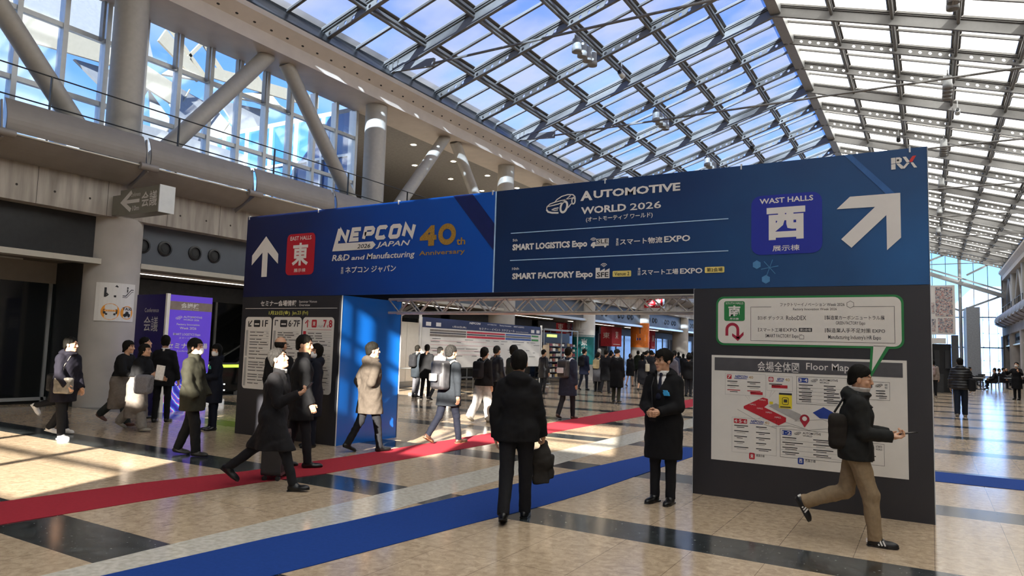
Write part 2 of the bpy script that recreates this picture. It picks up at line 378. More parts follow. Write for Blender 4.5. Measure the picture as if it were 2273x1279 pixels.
# upper windows of the left gallery (glass from behind the camera to the third column)
def window_wall(n, x, ya, yb, z0, z1, pitch, transoms):
    win = MB().box(x-0.01, x+0.01, ya, yb, z0, z1).build('window_%d' % n, M_wallglass); tag(win, kind='structure')
    m = MB(); y = ya
    while y <= yb+0.01:
        m.box(x-0.16, x+0.10, y-0.06, y+0.06, z0, z1); y += pitch
    m.build('window_mullion', M_alu_b, win)
    m = MB()
    for z in transoms: m.box(x-0.08, x+0.06, ya, yb, z-0.06, z+0.06)
    m.build('window_transom', M_alu_b, win); return win
window_wall(1, -18.72, 9.95-1.05*23, 19.45, 5.95, 10.56, 1.05, (7.79, 9.5))
m = MB()
for k in range(7): m.box(-18.66, -18.5, 9.95-0.2+1.05*k-0.03, 9.95-0.2+1.05*k+0.03, 9.45, 10.5)
m.build('blind_motor', M_steel, WL)
# lobby beyond it: dark ceiling, end wall, back wall with lit windows
MB().box(-30, -18.7, 19.5, Y1, 10.62, 10.8).build('lobby_ceiling', mat('dark_lobby_ceiling','8c8883',0.7), WL)
MB().box(-30.2, -30, 19.5, Y1, 5.95, 10.6).build('lobby_wall', mat('lobby_back_wall','6a6663',0.7), WL)
m = MB().box(-30, -18.7, 19.45, 19.55, 5.95, 10.6)
m.build('lobby_glass', mat('blue_tinted_cladding','2f5f96',0.15,0.2,0.25,0.6), WL)
m = MB()
for k in range(8): m.box(-29.5+1.5*k, -29.38+1.5*k, 19.35, 19.6, 5.95, 10.6)
for z in (7.4, 8.9): m.box(-30, -18.7, 19.36, 19.44, z-0.05, z+0.05)
m.build('lobby_frame', M_alu_b, WL)
wn_ = MB().box(-29.9, -29.8, 34.5, 40, 6.0, 8.9).build('window_2', mat('lit_office_glass','5e6d72',0.1,0,0.1)); tag(wn_, kind='structure')
m = MB()
for k in range(6): m.box(-29.8, -29.7, 34.5+1.1*k-0.06, 34.5+1.1*k+0.06, 6.0, 8.9)
for z in (6.0, 7.4, 8.9): m.box(-29.8, -29.72, 34.5, 40, z-0.05, z+0.05)
m.build('window_mullion', M_steel_d, wn_)
# back of the right gallery and the closed parts of the right side
MB().box(mir(-18.6), mir(-18.8), Y0, Y1, 5.9, 10.6).build('gallery_back', mat('pale_louvre_wall','a8a59f',0.6,0,0.1,3.0), WR)
MB().box(mir(-17.2), mir(-18.75), Y0, 20.0, 5.9, 12.0).build('gallery_screen', M_ceil, WR)

# rear wall (behind the camera), unseen: openings and bars shaped to place sun patches
wb = MB(); yb0, yb1 = Y0-0.3, Y0
for x0, x1, z0, z1 in ((-30,8,0,7.3),(-30,-6.9,7.3,13.0),(-6.9,8,8.42,9.25),(-1.0,8,7.3,8.42),(2.45,8,9.25,10.05),(5.3,8,10.05,11.75),(-6.9,-4.5,9.25,10.0),(-3.7,-1.55,9.25,10.0),(-1.0,0.95,9.25,9.8),(-1.0,0.37,9.8,10.0),(0.37,0.94,10.45,10.75),(0.51,0.55,9.8,11.75),(0.74,0.86,9.8,11.75),(-6.9,0.37,10.0,13.25),(0.37,8,11.75,13.25),(-17.5,-5.11,13.0,16)):
    wb.box(x0, x1, yb0, yb1, z0, z1)
wall_b = wb.build('wall_back_mask', M_conc); tag(wall_b, kind='structure')
m = MB()
for x in (-5.2,-3.0,3.4): m.box(x-0.06, x+0.06, Y0-0.25, Y0-0.05, 7.3, 11.8)
for z in (7.95, 10.55, 11.1): m.box(-6.9, 6.6, Y0-0.2, Y0-0.1, z-0.035, z+0.035)
for k in range(6): m.bar((-4+2*k,Y0-0.2,13.2),(-3.2+2*k,Y0-0.2,15.4),0.2,0.25)
m.bar((1.9,Y0-0.2,11.8),(1.7,Y0-0.2,9.3),0.2,0.1)
m.build('window_frame', M_steel, wall_b)  # added bars that cut the incoming sun into stripes
tag(wall_b, kind='structure')

# ------------------------------------------------------------------ glazed roof
ceil_ = MB().sweep([(XC-0.2, ZR-0.26),(XC+0.2,ZR-0.26),(XC+0.24,ZR+0.22),(XC-0.24,ZR+0.22)], Y0, Y1).build('ceiling', M_steel); tag(ceil_, kind='structure')
NB = 6; PX = (XC-XE)/NB
def rafter(perf):
    """left rafter at y = 0, local origin at the ridge; web with round openings or a deep solid web"""
    D = 0.27 if perf else 0.38; top = 0.50
    m = MB(); t = 0.012
    def P(s, d, y): # s from ridge (0) down to eave (1), d below glass line
        x = (XE-XC)*s; return (x, y, -x*0 + (ZE-ZR)*s + top - d)
    if perf:
        per = 6
        for b in range(NB):
            for j in range(per):
                s0 = (b+j/per)/NB; s1 = (b+(j+1)/per)/NB; sm = (s0+s1)/2; hs = (s1-s0)/2; n = 16
                has = j != 0
                if not has:
                    for y in (-t, t): m.add([P(s0,0.1,y),P(s1,0.1,y),P(s1,D+0.1,y),P(s0,D+0.1,y)], [(0,1,2,3)])
                    continue
                out, inn = [], []
                for i in range(n):
                    a = 2*PI*i/n; c, s_ = math.cos(a), math.sin(a); k = 1/max(abs(c), abs(s_))
                    out.append((sm+hs*c*k, 0.1+D/2+D/2*s_*k)); inn.append((sm+0.06*c/abs(XE-XC), 0.1+D/2+0.06*s_))
                for y in (-t, t):
                    m.add([P(*o, y) for o in out]+[P(*o, y) for o in inn], [(i,(i+1)%n,n+(i+1)%n,n+i) for i in range(n)])
                m.add([P(*o,-t) for o in inn]+[P(*o,t) for o in inn], [(i,(i+1)%n,n+(i+1)%n,n+i) for i in range(n)])
    else:
        for y in (-t, t): m.add([P(0,0.1,y),P(1,0.1,y),P(1,D+0.1,y),P(0,D+0.1,y)], [(0,1,2,3)])
        for k in range(4):
            s = 0.93+0.018*k; m.add([P(s,0.1,-0.1),P(s,0.1,0.1),P(s,D+0.1,0.1),P(s,D+0.1,-0.1)], [(0,1,2,3)])
    for d0, d1, hw in ((0.06,0.1,0.08),(D+0.1,D+0.13,0.07)):
        m.add([P(0,d0,-hw),P(0,d0,hw),P(1,d0,hw),P(1,d0,-hw),P(0,d1,-hw),P(0,d1,hw),P(1,d1,hw),P(1,d1,-hw)], [(0,1,2,3),(4,7,6,5),(0,4,5,1),(1,5,6,2),(2,6,7,3),(3,7,4,0)])
    return m
M_raft = mat('roof_steel', '71706e', 0.5, 0.15, 0.05)
ra = rafter(True); rb_ = rafter(False)
def flip(m):
    q = MB(); q.v = [(-x,y,z) for x,y,z in m.v]; q.f = [tuple(reversed(f)) for f in m.f]; q.m = list(m.m); q.sm = list(m.sm); return q
protos = {(True,1):ra, (False,1):rb_, (True,-1):flip(ra), (False,-1):flip(rb_)}
pm = {}
RB = BAY/3
RY = [9.95+RB*k for k in range(-8, 27) if Y0 <= 9.95+RB*k <= Y1]
for k in range(-8, 27):
    y = 9.95+RB*k
    if not (Y0 <= y <= Y1): continue
    for sd_ in (1, -1):
        key = (k % 3 != 0, sd_)
        if key not in pm: o = protos[key].build('roof_rafter', M_raft, ceil_); pm[key] = o
        else: o = pm[key].copy(); C.objects.link(o)
        o.location = (XC, y, ZR-0.35)
def roofz(x): return ZR-abs(x-XC)*SL
for sd_ in (1, -1):
    fx = (lambda d: XC-d) if sd_ == 1 else (lambda d: XC+d)
    for b in range(1, NB):
        x = fx(PX*b); z = roofz(x)+0.02
        m = MB().bar((x,Y0,z+0.06),(x,Y1,z+0.06),0.15,0.10).tube((x,Y0,z-0.1),(x,Y1,z-0.1),0.06,n=10)
        m.build('roof_purlin', M_raft, ceil_)
    g = MB(); bars = MB(); deck = MB()
    for y, y2 in zip([Y0]+RY, RY+[Y1]):
        if y2-y < 0.3: continue
        for b in range(NB):
            xa, xb = fx(PX*b+0.16), fx(PX*(b+1)-0.13); za, zb = roofz(xa)+0.17, roofz(xb)+0.17
            ym = (y+y2)/2
            for u, v in ((y+0.13, ym-0.05), (ym+0.05, y2-0.13)):
                (deck if sd_ == 1 and y < 9 else g).add([(xa,u,za),(xb,u,zb),(xb,v,zb),(xa,v,za)], [(0,1,2,3)])
            for yy, wd in ((ym, 0.10), (y+0.11, 0.05), (y2-0.11, 0.05)):
                bars.bar((fx(PX*b), yy, roofz(fx(PX*b))+0.14), (fx(PX*(b+1)), yy, roofz(fx(PX*(b+1)))+0.14), wd, 0.09)
            # opaque closers between glass and rafter
            bars.add([(fx(PX*b),y,roofz(fx(PX*b))+0.18),(fx(PX*(b+1)),y,roofz(fx(PX*(b+1)))+0.18),(fx(PX*(b+1)),y+0.1,roofz(fx(PX*(b+1)))+0.18),(fx(PX*b),y+0.1,roofz(fx(PX*b))+0.18)], [(0,1,2,3)])
            bars.add([(fx(PX*b),y2-0.1,roofz(fx(PX*b))+0.18),(fx(PX*(b+1)),y2-0.1,roofz(fx(PX*(b+1)))+0.18),(fx(PX*(b+1)),y2,roofz(fx(PX*(b+1)))+0.18),(fx(PX*b),y2,roofz(fx(PX*b))+0.18)], [(0,1,2,3)])
        for b in range(NB+1):
            xx = fx(PX*b); w2 = 0.16
            bars.add([(xx-w2,y,roofz(xx-w2)+0.18),(xx+w2,y,roofz(xx+w2)+0.18),(xx+w2,y2,roofz(xx+w2)+0.18),(xx-w2,y2,roofz(xx-w2)+0.18)], [(0,1,2,3)])
    if deck.v: deck.build('sun_block_deck', M_ceil, ceil_)  # unseen solid panes, put in to keep sun off the left gallery
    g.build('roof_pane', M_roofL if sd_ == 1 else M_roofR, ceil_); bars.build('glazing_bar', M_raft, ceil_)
# tie rods across the hall under every main rafter
for k in range(0, 9):
    y = 9.95+BAY*k
    m = MB(); m.tube((-16.0,y,11.75),(mir(-16.0),y,11.75),0.045,n=8)
    for s_ in (-16.0, mir(-16.0)):
        q = 1 if s_ < XC else -1
        m.bar((s_+q*1.0,y,11.78),(s_-q*0.9,y,11.9),0.10,0.3)
    m.build('tie_rod', M_raft, ceil_)
# raised strip behind the eaves that closes the roof edge
for sd_ in (1,-1):
    sx = (lambda x: x) if sd_ == 1 else mir
    MB().sweep([(sx(x), z) for x, z in [(-17.3,11.9),(-17.2,12.35),(-17.9,12.35),(-17.9,11.9)]], Y0, Y1).build('eave_strip', M_dark, ceil_)

# ------------------------------------------------------------------ far end: glazed gable
M_fac = glass_mat('pale_blue_facade_glass', 0.95, (0.62,0.80,1.0), 0.0, (1,1,1), 0.06)
we = MB()
for x0, x1, z0, z1 in ((-31,-16.8,0,12),(6.75,14,0,12)): we.box(x0, x1, Y1, Y1+0.3, z0, z1)
wall_e = we.build('wall_far', M_colc); tag(wall_e, kind='structure')
gl = MB().add([(-16.8,Y1+0.1,0),(6.8,Y1+0.1,0),(6.8,Y1+0.1,roofz(6.8)+0.3),(XC,Y1+0.1,ZR+0.3),(-16.8,Y1+0.1,roofz(-16.8)+0.3)], [(0,1,2,3,4)]).build('window_3', M_fac); tag(gl, kind='structure')
m = MB(); x = 2.95
xs = [2.95+1.3*k for k in range(-15, 4)]
for x in xs: m.box(x-0.03, x+0.03, Y1, Y1+0.08, 0, roofz(x)+0.2)
for z in (3.3, 6.6): m.box(-16.8, 6.8, Y1, Y1+0.08, z-0.06, z+0.06)
m.build('window_mullion', M_steel_d, gl)
m = MB()
for x in (2.95, XC, mir(2.95)): m.tube((x,Y1-0.6,0),(x,Y1-0.6,roofz(x)),0.17,n=16)
for s_ in (1,-1):
    q = (lambda x: x) if s_ == 1 else mir
    for dz, wdt in ((0,0.16),(0.55,0.45)): m.bar((q(XC),Y1-0.7,14.0-dz),(q(7.0),Y1-0.7,9.35-dz),0.25,wdt)
    for a, b_ in (((-1.5,12.2),(2.6,14.0)),((3.6,11.2),(7.1,13.1)),((3.0,7.3),(7.0,9.0)),((2.9,7.3),(-1.2,9.0))):
        m.bar((q(a[0]),Y1-0.6,a[1]),(q(b_[0]),Y1-0.6,b_[1]),0.18,0.2)
m.build('gable_truss', M_steel, gl)
MB().box(3.2, 4.35, Y1-8, Y1-0.5, 0, 7.2).build('service_block', mat('ribbed_metal_block','8d9298',0.5,0.2), wall_e)

# outside: buildings and sky-lit things seen through the glass
ob = thing('distant_building', 'pale blue glazed building with stepped roof far beyond the end windows', 'building', (8, 150, 0))
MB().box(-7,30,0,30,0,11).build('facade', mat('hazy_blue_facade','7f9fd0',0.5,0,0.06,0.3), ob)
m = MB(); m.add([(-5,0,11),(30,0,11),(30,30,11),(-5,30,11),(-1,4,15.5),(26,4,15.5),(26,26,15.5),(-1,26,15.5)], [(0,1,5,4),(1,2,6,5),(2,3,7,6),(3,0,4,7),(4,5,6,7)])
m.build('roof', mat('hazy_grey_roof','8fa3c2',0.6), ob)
m = MB()
for k in range(16): m.box(-6.5+2.2*k, -6.35+2.2*k, -0.1, 0, 1, 10.6)
for k in range(4): m.box(-7, 30, -0.1, 0, 2.4*k+2, 2.4*k+2.12)
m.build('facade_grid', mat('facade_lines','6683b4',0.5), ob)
gr = MB().box(-400, 400, Y1+0.3, 700, -0.4, -0.05).build('ground_outside', mat('pale_paving','b9b2a4',0.8)); tag(gr, kind='structure')
g2 = MB().box(-300, -40, -300, Y1+0.3, -0.4, -0.05).build('ground_outside', M_cream); tag(g2, kind='structure')

# the white folded tower structure outside the left gallery windows
tw = thing('neighbour_tower', 'white folded truss structure of the neighbouring tower outside the left gallery windows', 'building', (-34,10,0))
M_tw = mat('tower_white','968f82',0.6,0,0.04); M_tg = mat('tower_grey_panel','84868c',0.5,0,0.08)
def loc(x,y,z): return (x+34,y-10,z)
def facet(pts, name, m_, t=0.12):
    P = [Vector(loc(*p)) for p in pts]; n = (P[1]-P[0]).cross(P[2]-P[0]).normalized()*t; k = len(P)
    MB().add([tuple(p) for p in P]+[tuple(p+n) for p in P], [tuple(range(k)), tuple(range(2*k-1,k-1,-1))]+[(i,k+i,k+(i+1)%k,(i+1)%k) for i in range(k)]).build(name, m_, tw)
facet([(-27,8.0,12.6),(-27,11.7,11.9),(-27,14.5,12.1),(-27,17.5,11.3),(-27,17.5,12.2),(-27,14.5,13.0),(-27,13.0,13.0),(-27,8.0,13.2)], 'sunlit_band', M_tw)
facet([(-27.3,6.0,13.1),(-27.3,16.4,13.0),(-31,16.4,21),(-31,6,21)], 'soffit_panel', M_tg)
facet([(-27.2,13.3,11.9),(-27.2,15.6,10.4),(-27.6,16.6,12.2)], 'hanging_facet', M_tg)
facet([(-27.0,8.0,11.0),(-27.0,9.6,10.6),(-27.4,9.8,12.0),(-27.2,8.0,12.5)], 'hanging_facet', M_tw)
for a_, b_, c_, mm in (((16.4,12.4),(18.2,9.6),(19.2,12.2),M_tg),((16.6,9.0),(18.2,9.6),(16.5,11.9),M_tg),((18.4,9.5),(20.8,10.6),(19.4,12.3),M_tg),((19.4,12.3),(21.0,10.5),(22.6,12.9),M_tg),((18.6,9.3),(22.4,8.6),(20.9,10.4),M_tg),((16.7,12.5),(19.0,12.9),(17.6,13.3),M_tw),((19.2,12.5),(22.6,13.0),(22.6,13.8),M_tw),((22.4,13.2),(26.0,12.2),(26.0,13.0),M_tw),((21.2,10.4),(23.4,9.2),(22.9,11.8),M_tg),((20.0,11.6),(20.9,10.8),(21.3,11.5),M_tw)):
    facet([(-27.1,)+a_, (-26.8,)+b_, (-27.6,)+c_], 'lattice_facet', mm, 0.08)
facet([(-27.4,16.6,14.0),(-27.4,18.5,12.9),(-27.4,18.8,13.2),(-27.4,16.9,14.6)], 'raking_band', M_tw)
facet([(-27.4,18.9,13.3),(-27.4,25.5,13.9),(-27.4,25.5,14.5),(-27.4,18.9,13.8)], 'upper_band', M_tw)
m = MB()
for p_, q_ in (((16.5,15.5),(19.5,13.0)),((18.0,15.6),(20.5,13.4)),((19.2,15.4),(17.8,13.4)),((20.4,15.5),(22.6,13.7)),((22.5,15.4),(20.4,13.9)),((23.5,15.3),(25.5,13.9))):
    m.bar(loc(-27.6,*p_), loc(-27.6,*q_), 0.14, 0.14)
for k in range(9):
    y = 16.6+1.25*k; m.bar(loc(-27.0,y,9.2+0.3*(k%3)), loc(-27.2,y+1.5,12.4-0.4*(k%2)), 0.05, 0.05)
m.build('lattice', M_tw, tw)
for k in range(3): MB().tube(loc(-36,12+9*k,0),loc(-36,12+9*k,11),0.6,n=16).build('tower_leg', M_tg, tw)
MB().box(1.5,9,4,14,0,9.6).build('podium', M_tg, tw)
# ------------------------------------------------------------------ the printed entrance gate
YS, YB = 8.689, 10.26
XL, XR, XI, XP, ZT, ZH = -11.0, 0.013, -2.522, -8.495, 4.01, 2.505
gate = thing('entrance_gate', 'large blue printed gateway sign with arrows spanning two dark pillars over the carpets', 'sign', ((XL+XR)/2, (YS+YB)/2, 0))
GL = Matrix.Translation(gate.location)
def adopt(o, root):
    o.parent = root
    o.matrix_parent_inverse = (Matrix.Translation(root.location) @ Matrix.Rotation(root.rotation_euler.z, 4, 'Z')).inverted(); return o
def gp(mb, name, mats, root=None): return adopt(mb.build(name, mats), root or gate)
F = lambda u, v, d: (u, YS-0.004-d, v)          # on the front face, d outwards
class LMB(MB):
    """remembers each added piece so that lettering can be split into its separate blocks"""
    def __init__(s): super().__init__(); s.p = []
    def add(s, vs, fs, mi=0, smooth=False):
        super().add(vs, fs, mi, smooth); s.p.append(([tuple(v) for v in vs], list(fs))); return s
def gp_blocks(mb, name, m_, gap, root=None):
    ax_ = 0 if max(v[0] for v in mb.v)-min(v[0] for v in mb.v) > 0.3 else 1
    bb = [(min(v[ax_] for v in P), max(v[ax_] for v in P), min(v[2] for v in P), max(v[2] for v in P)) for P, f in mb.p]; n = len(bb); par = list(range(n))
    def find(i):
        while par[i] != i: par[i] = par[par[i]]; i = par[i]
        return i
    for i in range(n):
        for j in range(i):
            a, b = bb[i], bb[j]
            if a[0]-gap < b[1] and b[0]-gap < a[1] and a[2]-gap < b[3] and b[2]-gap < a[3]: par[find(i)] = find(j)
    out = {}
    for i in range(n): out.setdefault(find(i), MB()).add(*mb.p[i])
    for q in out.values(): gp(q, name, m_, root)
M_ink = mat('white_print', 'dedbd8', 0.55, 0, 0.02)
M_gold = mat('gold_print', 'b28a3c', 0.4, 0.3, 0.35, 60.0)
M_red = mat('red_print', 'b51c2c', 0.5, 0, 0.04)
M_ylw = mat('pale_yellow_print', 'e6d27a', 0.5, 0, 0.03)
M_lblue = mat('pale_blue_line', 'a9cdf0', 0.5)
M_kblack = mat('black_print', '1b1b1d', 0.5)
M_grn = mat('green_print', '1e7a40', 0.5, 0, 0.03)
M_ppr = mat('white_board_print', 'dcd9d3', 0.55, 0, 0.02)
M_gry = mat('grey_print', '4b4b50', 0.5); M_lgry = mat('light_grey_print', 'a9a8a6', 0.55)
M_bprint = mat('blue_print', '1f3f94', 0.5)
M_pil = mat('dark_grey_foil_board', '2b2b30', 0.42, 0, 0.05, 2.0)
def grad_mat(name, stops, ax=(1,0,0), off=0.0, ln=1.0, noise_amt=0.12, nscale=1.2, rough=0.38):
    """printed colour blend along a direction in object space, with soft printed blotches"""
    m, n, o = node_mat(name); L = n.links.new; b = n.nodes.new('ShaderNodeBsdfPrincipled'); L(b.outputs[0], o.inputs[0]); b.inputs['Roughness'].default_value = rough
    t = n.nodes.new('ShaderNodeTexCoord'); d = n.nodes.new('ShaderNodeVectorMath'); d.operation = 'DOT_PRODUCT'; d.inputs[1].default_value = ax
    L(t.outputs['Object'], d.inputs[0])
    a = n.nodes.new('ShaderNodeMapRange'); a.inputs[1].default_value = off; a.inputs[2].default_value = off+ln; L(d.outputs['Value'], a.inputs[0])
    z = n.nodes.new('ShaderNodeTexNoise'); z.inputs['Scale'].default_value = nscale; z.inputs['Detail'].default_value = 3; L(t.outputs['Object'], z.inputs['Vector'])
    k = n.nodes.new('ShaderNodeMath'); k.operation = 'MULTIPLY_ADD'; k.inputs[1].default_value = noise_amt*2; k.inputs[2].default_value = -noise_amt; L(z.outputs[0], k.inputs[0])
    s = n.nodes.new('ShaderNodeMath'); s.operation = 'ADD'; L(a.outputs[0], s.inputs[0]); L(k.outputs[0], s.inputs[1])
    r = n.nodes.new('ShaderNodeValToRGB'); L(s.outputs[0], r.inputs[0]); r.color_ramp.elements[0].position = stops[0][0]; r.color_ramp.elements[0].color = (*lin(stops[0][1]),1)
    r.color_ramp.elements[1].position = stops[-1][0]; r.color_ramp.elements[1].color = (*lin(stops[-1][1]),1)
    for p_, c in stops[1:-1]: e = r.color_ramp.elements.new(p_); e.color = (*lin(c),1)
    L(r.outputs[0], b.inputs['Base Color']); _mats[name] = m; return m
M_hdL = grad_mat('navy_to_blue_print', ((0.0,'191a3c'),(0.3,'16265c'),(0.6,'0a429e'),(1.0,'0a54ba')), (0.95,0,0.35), -11.0*0.95+2.5*0.35, 5.9, 0.07)
M_hdR = grad_mat('navy_teal_print', ((0.0,'0d2750'),(0.35,'103364'),(0.7,'164678'),(1.0,'1f5c98')), (0.8,0,-0.62), -5.5*0.8-4.0*0.62, 5.9, 0.3, 0.9)
M_dkprint = mat('deep_navy_print', '15215c', 0.4)
M_royal = mat('royal_blue_print', '1c2c9c', 0.4, 0, 0.05, 2.0)
M_az = mat('azure_side_board', '1362bd', 0.25, 0, 0.05, 1.0, spec=0.5)
def stroke(mb, pts, wd, f, d=0.0, mi=0, closed=False):
    """ribbon of width wd along a 2-D polyline"""
    P = [Vector((x,y)) for x,y in pts]; n = len(P); Lp, Rp = [], []
    for i in range(n):
        a = P[i-1] if (i or closed) else P[i]; b = P[(i+1) % n] if (i < n-1 or closed) else P[i]
        if isinstance(wd, (list, tuple)): w_ = wd[i]
        else: w_ = wd
        d1 = (P[i]-a).normalized() if (P[i]-a).length > 1e-9 else None; d2 = (b-P[i]).normalized() if (b-P[i]).length > 1e-9 else None
        t = (d1 or d2)+(d2 or d1) if d1 and d2 else (d1 or d2)
        t = t.normalized() if t.length > 1e-6 else d1; nn = Vector((-t.y,t.x)); k = 1.0
        if d1 and d2: k = 1/max(0.5, abs(nn.dot(Vector((-d1.y,d1.x)))))
        Lp.append(P[i]+nn*w_/2*k); Rp.append(P[i]-nn*w_/2*k)
    vs = [f(q.x,q.y,d) for q in Lp+Rp]; m_ = n if closed else n-1
    return mb.add(vs, [(i,n+i,n+(i+1)%n,(i+1)%n) for i in range(m_)], mi)
def rect(mb, x0,x1,z0,z1, f, d=0.0, mi=0): return mb.add([f(x0,z0,d),f(x1,z0,d),f(x1,z1,d),f(x0,z1,d)], [(0,1,2,3)], mi)
def polyf(mb, pts, f, d=0.0, mi=0): return mb.add([f(u,v,d) for u,v in pts], [tuple(range(len(pts)))], mi)
def arc(cx, cz, r, a0, a1, n=10): return [(cx+r*math.cos(R(a0+(a1-a0)*i/n)), cz+r*math.sin(R(a0+(a1-a0)*i/n))) for i in range(n+1)]

# boards of the gate
gp(MB().box(XL,-5.49,YS,YS+0.02,ZH,ZT), 'header_board', M_hdL); gp(MB().box(-5.49,XR,YS,YS+0.02,ZH,ZT), 'header_board', M_hdR)
gp(MB().box(XL,XR,YB-0.02,YB,ZH,ZT), 'back_board', M_pil)
gp(MB().box(XL,XL+0.02,YS+0.021,YB-0.021,0,ZT), 'side_board', M_pil); gp(MB().box(XR-0.02,XR,YS+0.021,YB-0.021,0,ZT), 'side_board', M_ppr)
gp(MB().box(XL,XP,YS,YS+0.02,0,ZH-0.004), 'pillar_board', M_pil); gp(MB().box(XI,XR,YS,YS+0.02,0,ZH-0.004), 'pillar_board', M_pil)
gp(MB().box(XL,XP,YB-0.02,YB,0,ZH), 'back_board', M_pil); gp(MB().box(XI,XR,YB-0.02,YB,0,ZH), 'back_board', M_pil)
o = gp(MB().box(XP-0.02,XP,YS+0.021,YB-0.021,0,ZH), 'inner_board', M_az); o['label'] = 'glossy azure blue inner side board'
gp(MB().box(XI,XI+0.02,YS+0.021,YB-0.021,0,ZH), 'inner_board', M_az)
m = MB()
for x, y in ((XP,YS),(XP,YB-0.01),(XI,YS),(XR,YS),(XR,YB)): gp(MB().box(x-0.006,x+0.008,y+0.003,y+0.02,0,ZH), 'edge_trim', M_alu_b)
gp(MB().box(XR-0.004,XR+0.006,YS,YS+0.02,ZH,ZT), 'edge_trim', M_alu_b)
# trusses
def truss(mb, a, b, s, r, nseg):
    """square lattice truss between two points along X or Y"""
    a = Vector(a); b = Vector(b); d = (b-a); L_ = d.length; d.normalize(); p = d.cross(Vector((0,0,1))).normalized(); u = Vector((0,0,1))
    if abs(d.z) > 0.9: p = Vector((1,0,0)); u = Vector((0,1,0))
    cs = [p*s/2*i+u*s/2*j for i,j in ((-1,-1),(1,-1),(1,1),(-1,1))]
    for c in cs: mb.tube(a+c, b+c, r, n=8)
    for k in range(nseg):
        q0 = a+d*L_*k/nseg; q1 = a+d*L_*(k+1)/nseg
        for i in range(4):
            c0, c1 = cs[i], cs[(i+1)%4]
            mb.tube(q0+(c0 if k%2 else c1), q1+(c1 if k%2 else c0), r*0.6, n=6, cap=False)
    return mb
tr = MB(); truss(tr,(XP,YB-0.25,2.40),(XI,YB-0.25,2.40),0.24,0.022,24)
gp(tr, 'lattice_truss', mat('cream_truss','cdc7bc',0.45,0.2))
tr = MB(); truss(tr,(XL+0.2,YB-0.25,3.8),(XR-0.2,YB-0.25,3.8),0.24,0.022,40); truss(tr,(XL+0.2,YS+0.3,3.8),(XR-0.2,YS+0.3,3.8),0.24,0.022,40)
gp(tr, 'lattice_truss', M_alu)
m = MB()
for k in range(7): gp(MB().box(XL+0.05+k*1.8-0.008, XL+0.05+k*1.8+0.008, YS-0.012, YS+0.03, ZT-0.05, ZT+0.02), 'banner_clip', M_alu_b)

# header graphics, left half
g = MB(); polyf(g, [(-6.269,4.005),(-5.913,4.005),(-5.50,3.52),(-5.50,3.12)], F, 0.001); gp(g, 'dark_band_print', M_dkprint)
g = MB(); rect(g, -5.502,-5.478, ZH, ZT, F, 0.002); gp(g, 'divider_strip', M_lblue)
wmb = LMB()
polyf(wmb, [(-10.455,3.617),(-10.105,3.273),(-10.10,3.093),(-10.385,3.318),(-10.378,2.866),(-10.524,2.866),(-10.53,3.318),(-10.805,3.091),(-10.808,3.273)], F, 0.003)
g = MB(); polyf(g, rrect(-9.893,-9.19,2.878,3.614,0.09), F, 0.002); gp(g, 'red_tile_print', M_red)
text(wmb, 'EAST HALLS', (-9.81,-9.285,3.498,3.570), F, 0.004); text(wmb, '東', (-9.745,-9.339,3.044,3.449), F, 0.004, bold=0.03); text(wmb, '展示棟', (-9.68,-9.39,2.925,2.993), F, 0.004, bold=0.004)
NEP = {'N':[[(0,0),(0,1),(1,0),(1,1)]],'E':[[(1,0),(0,0),(0,1),(1,1)],[(0,.5),(.85,.5)]],'P':[[(0,0),(0,1),(.85,1),(1,.88),(1,.58),(.85,.46),(0,.46)]],'C':[[(1,.12),(.85,0),(.15,0),(0,.12),(0,.88),(.15,1),(.85,1),(1,.88)]],'O':[[(.15,0),(.85,0),(1,.12),(1,.88),(.85,1),(.15,1),(0,.88),(0,.12)]]}
for k, ch in enumerate('NEPCON'):      # heavy slanted block letters
    x0_ = -8.672+0.283*k; ww, hh = 0.172, 0.172
    for j, st in enumerate(NEP[ch]): stroke(wmb, [(x0_+0.03+x*ww+(0.028+y*hh)*0.26, 3.438+y*hh) for x,y in st], 0.068, F, 0.0035+0.0003*k+0.0006*j, closed=(ch == 'O'))
polyf(wmb, [(-8.769,3.259),(-7.876,3.26),(-7.795,3.327),(-7.859,3.385),(-8.645,3.388),(-8.59,3.643),(-8.655,3.643)], F, 0.003)
kmb = LMB(); text(kmb, '2026', (-8.2,-7.91,3.28,3.352), F, 0.005, shear=0.2)
text(wmb, 'JAPAN', (-7.79,-7.075,3.258,3.368), F, 0.003, bold=0.015, shear=0.25)
text(wmb, 'R&D', (-8.765,-8.36,3.09,3.195), F, 0.003, bold=0.018, shear=0.15); text(wmb, 'and', (-8.32,-8.02,3.092,3.165), F, 0.003, bold=0.018, shear=0.15); text(wmb, 'Manufacturing', (-7.98,-6.975,3.062,3.188), F, 0.003, bold=0.016, shear=0.15)
text(wmb, 'ネプコン ジャパン', (-8.442,-7.346,2.868,2.982), F, 0.003, bold=0.015)
for k, s_ in enumerate('第回'): text(wmb, s_, (-8.54,-8.49,2.96-0.075*k-0.02,3.0-0.075*k-0.02), F, 0.003)
text(wmb, '40', (-8.54,-8.49,2.905,2.94), F, 0.003)
gmb = LMB(); text(gmb, '4', (-6.885,-6.56,3.252,3.575), F, 0.003, bold=0.05); stroke(gmb, [(-6.36+0.125*math.cos(2*PI*i/32), 3.418+0.125*math.sin(2*PI*i/32)) for i in range(32)], 0.085, F, 0.003, closed=True)
text(gmb, 'th', (-6.178,-6.015,3.240,3.352), F, 0.003, bold=0.02); text(gmb, 'Anniversary', (-6.885,-6.015,3.085,3.178), F, 0.003, bold=0.014)
gp(gmb, 'gold_lettering', M_gold)
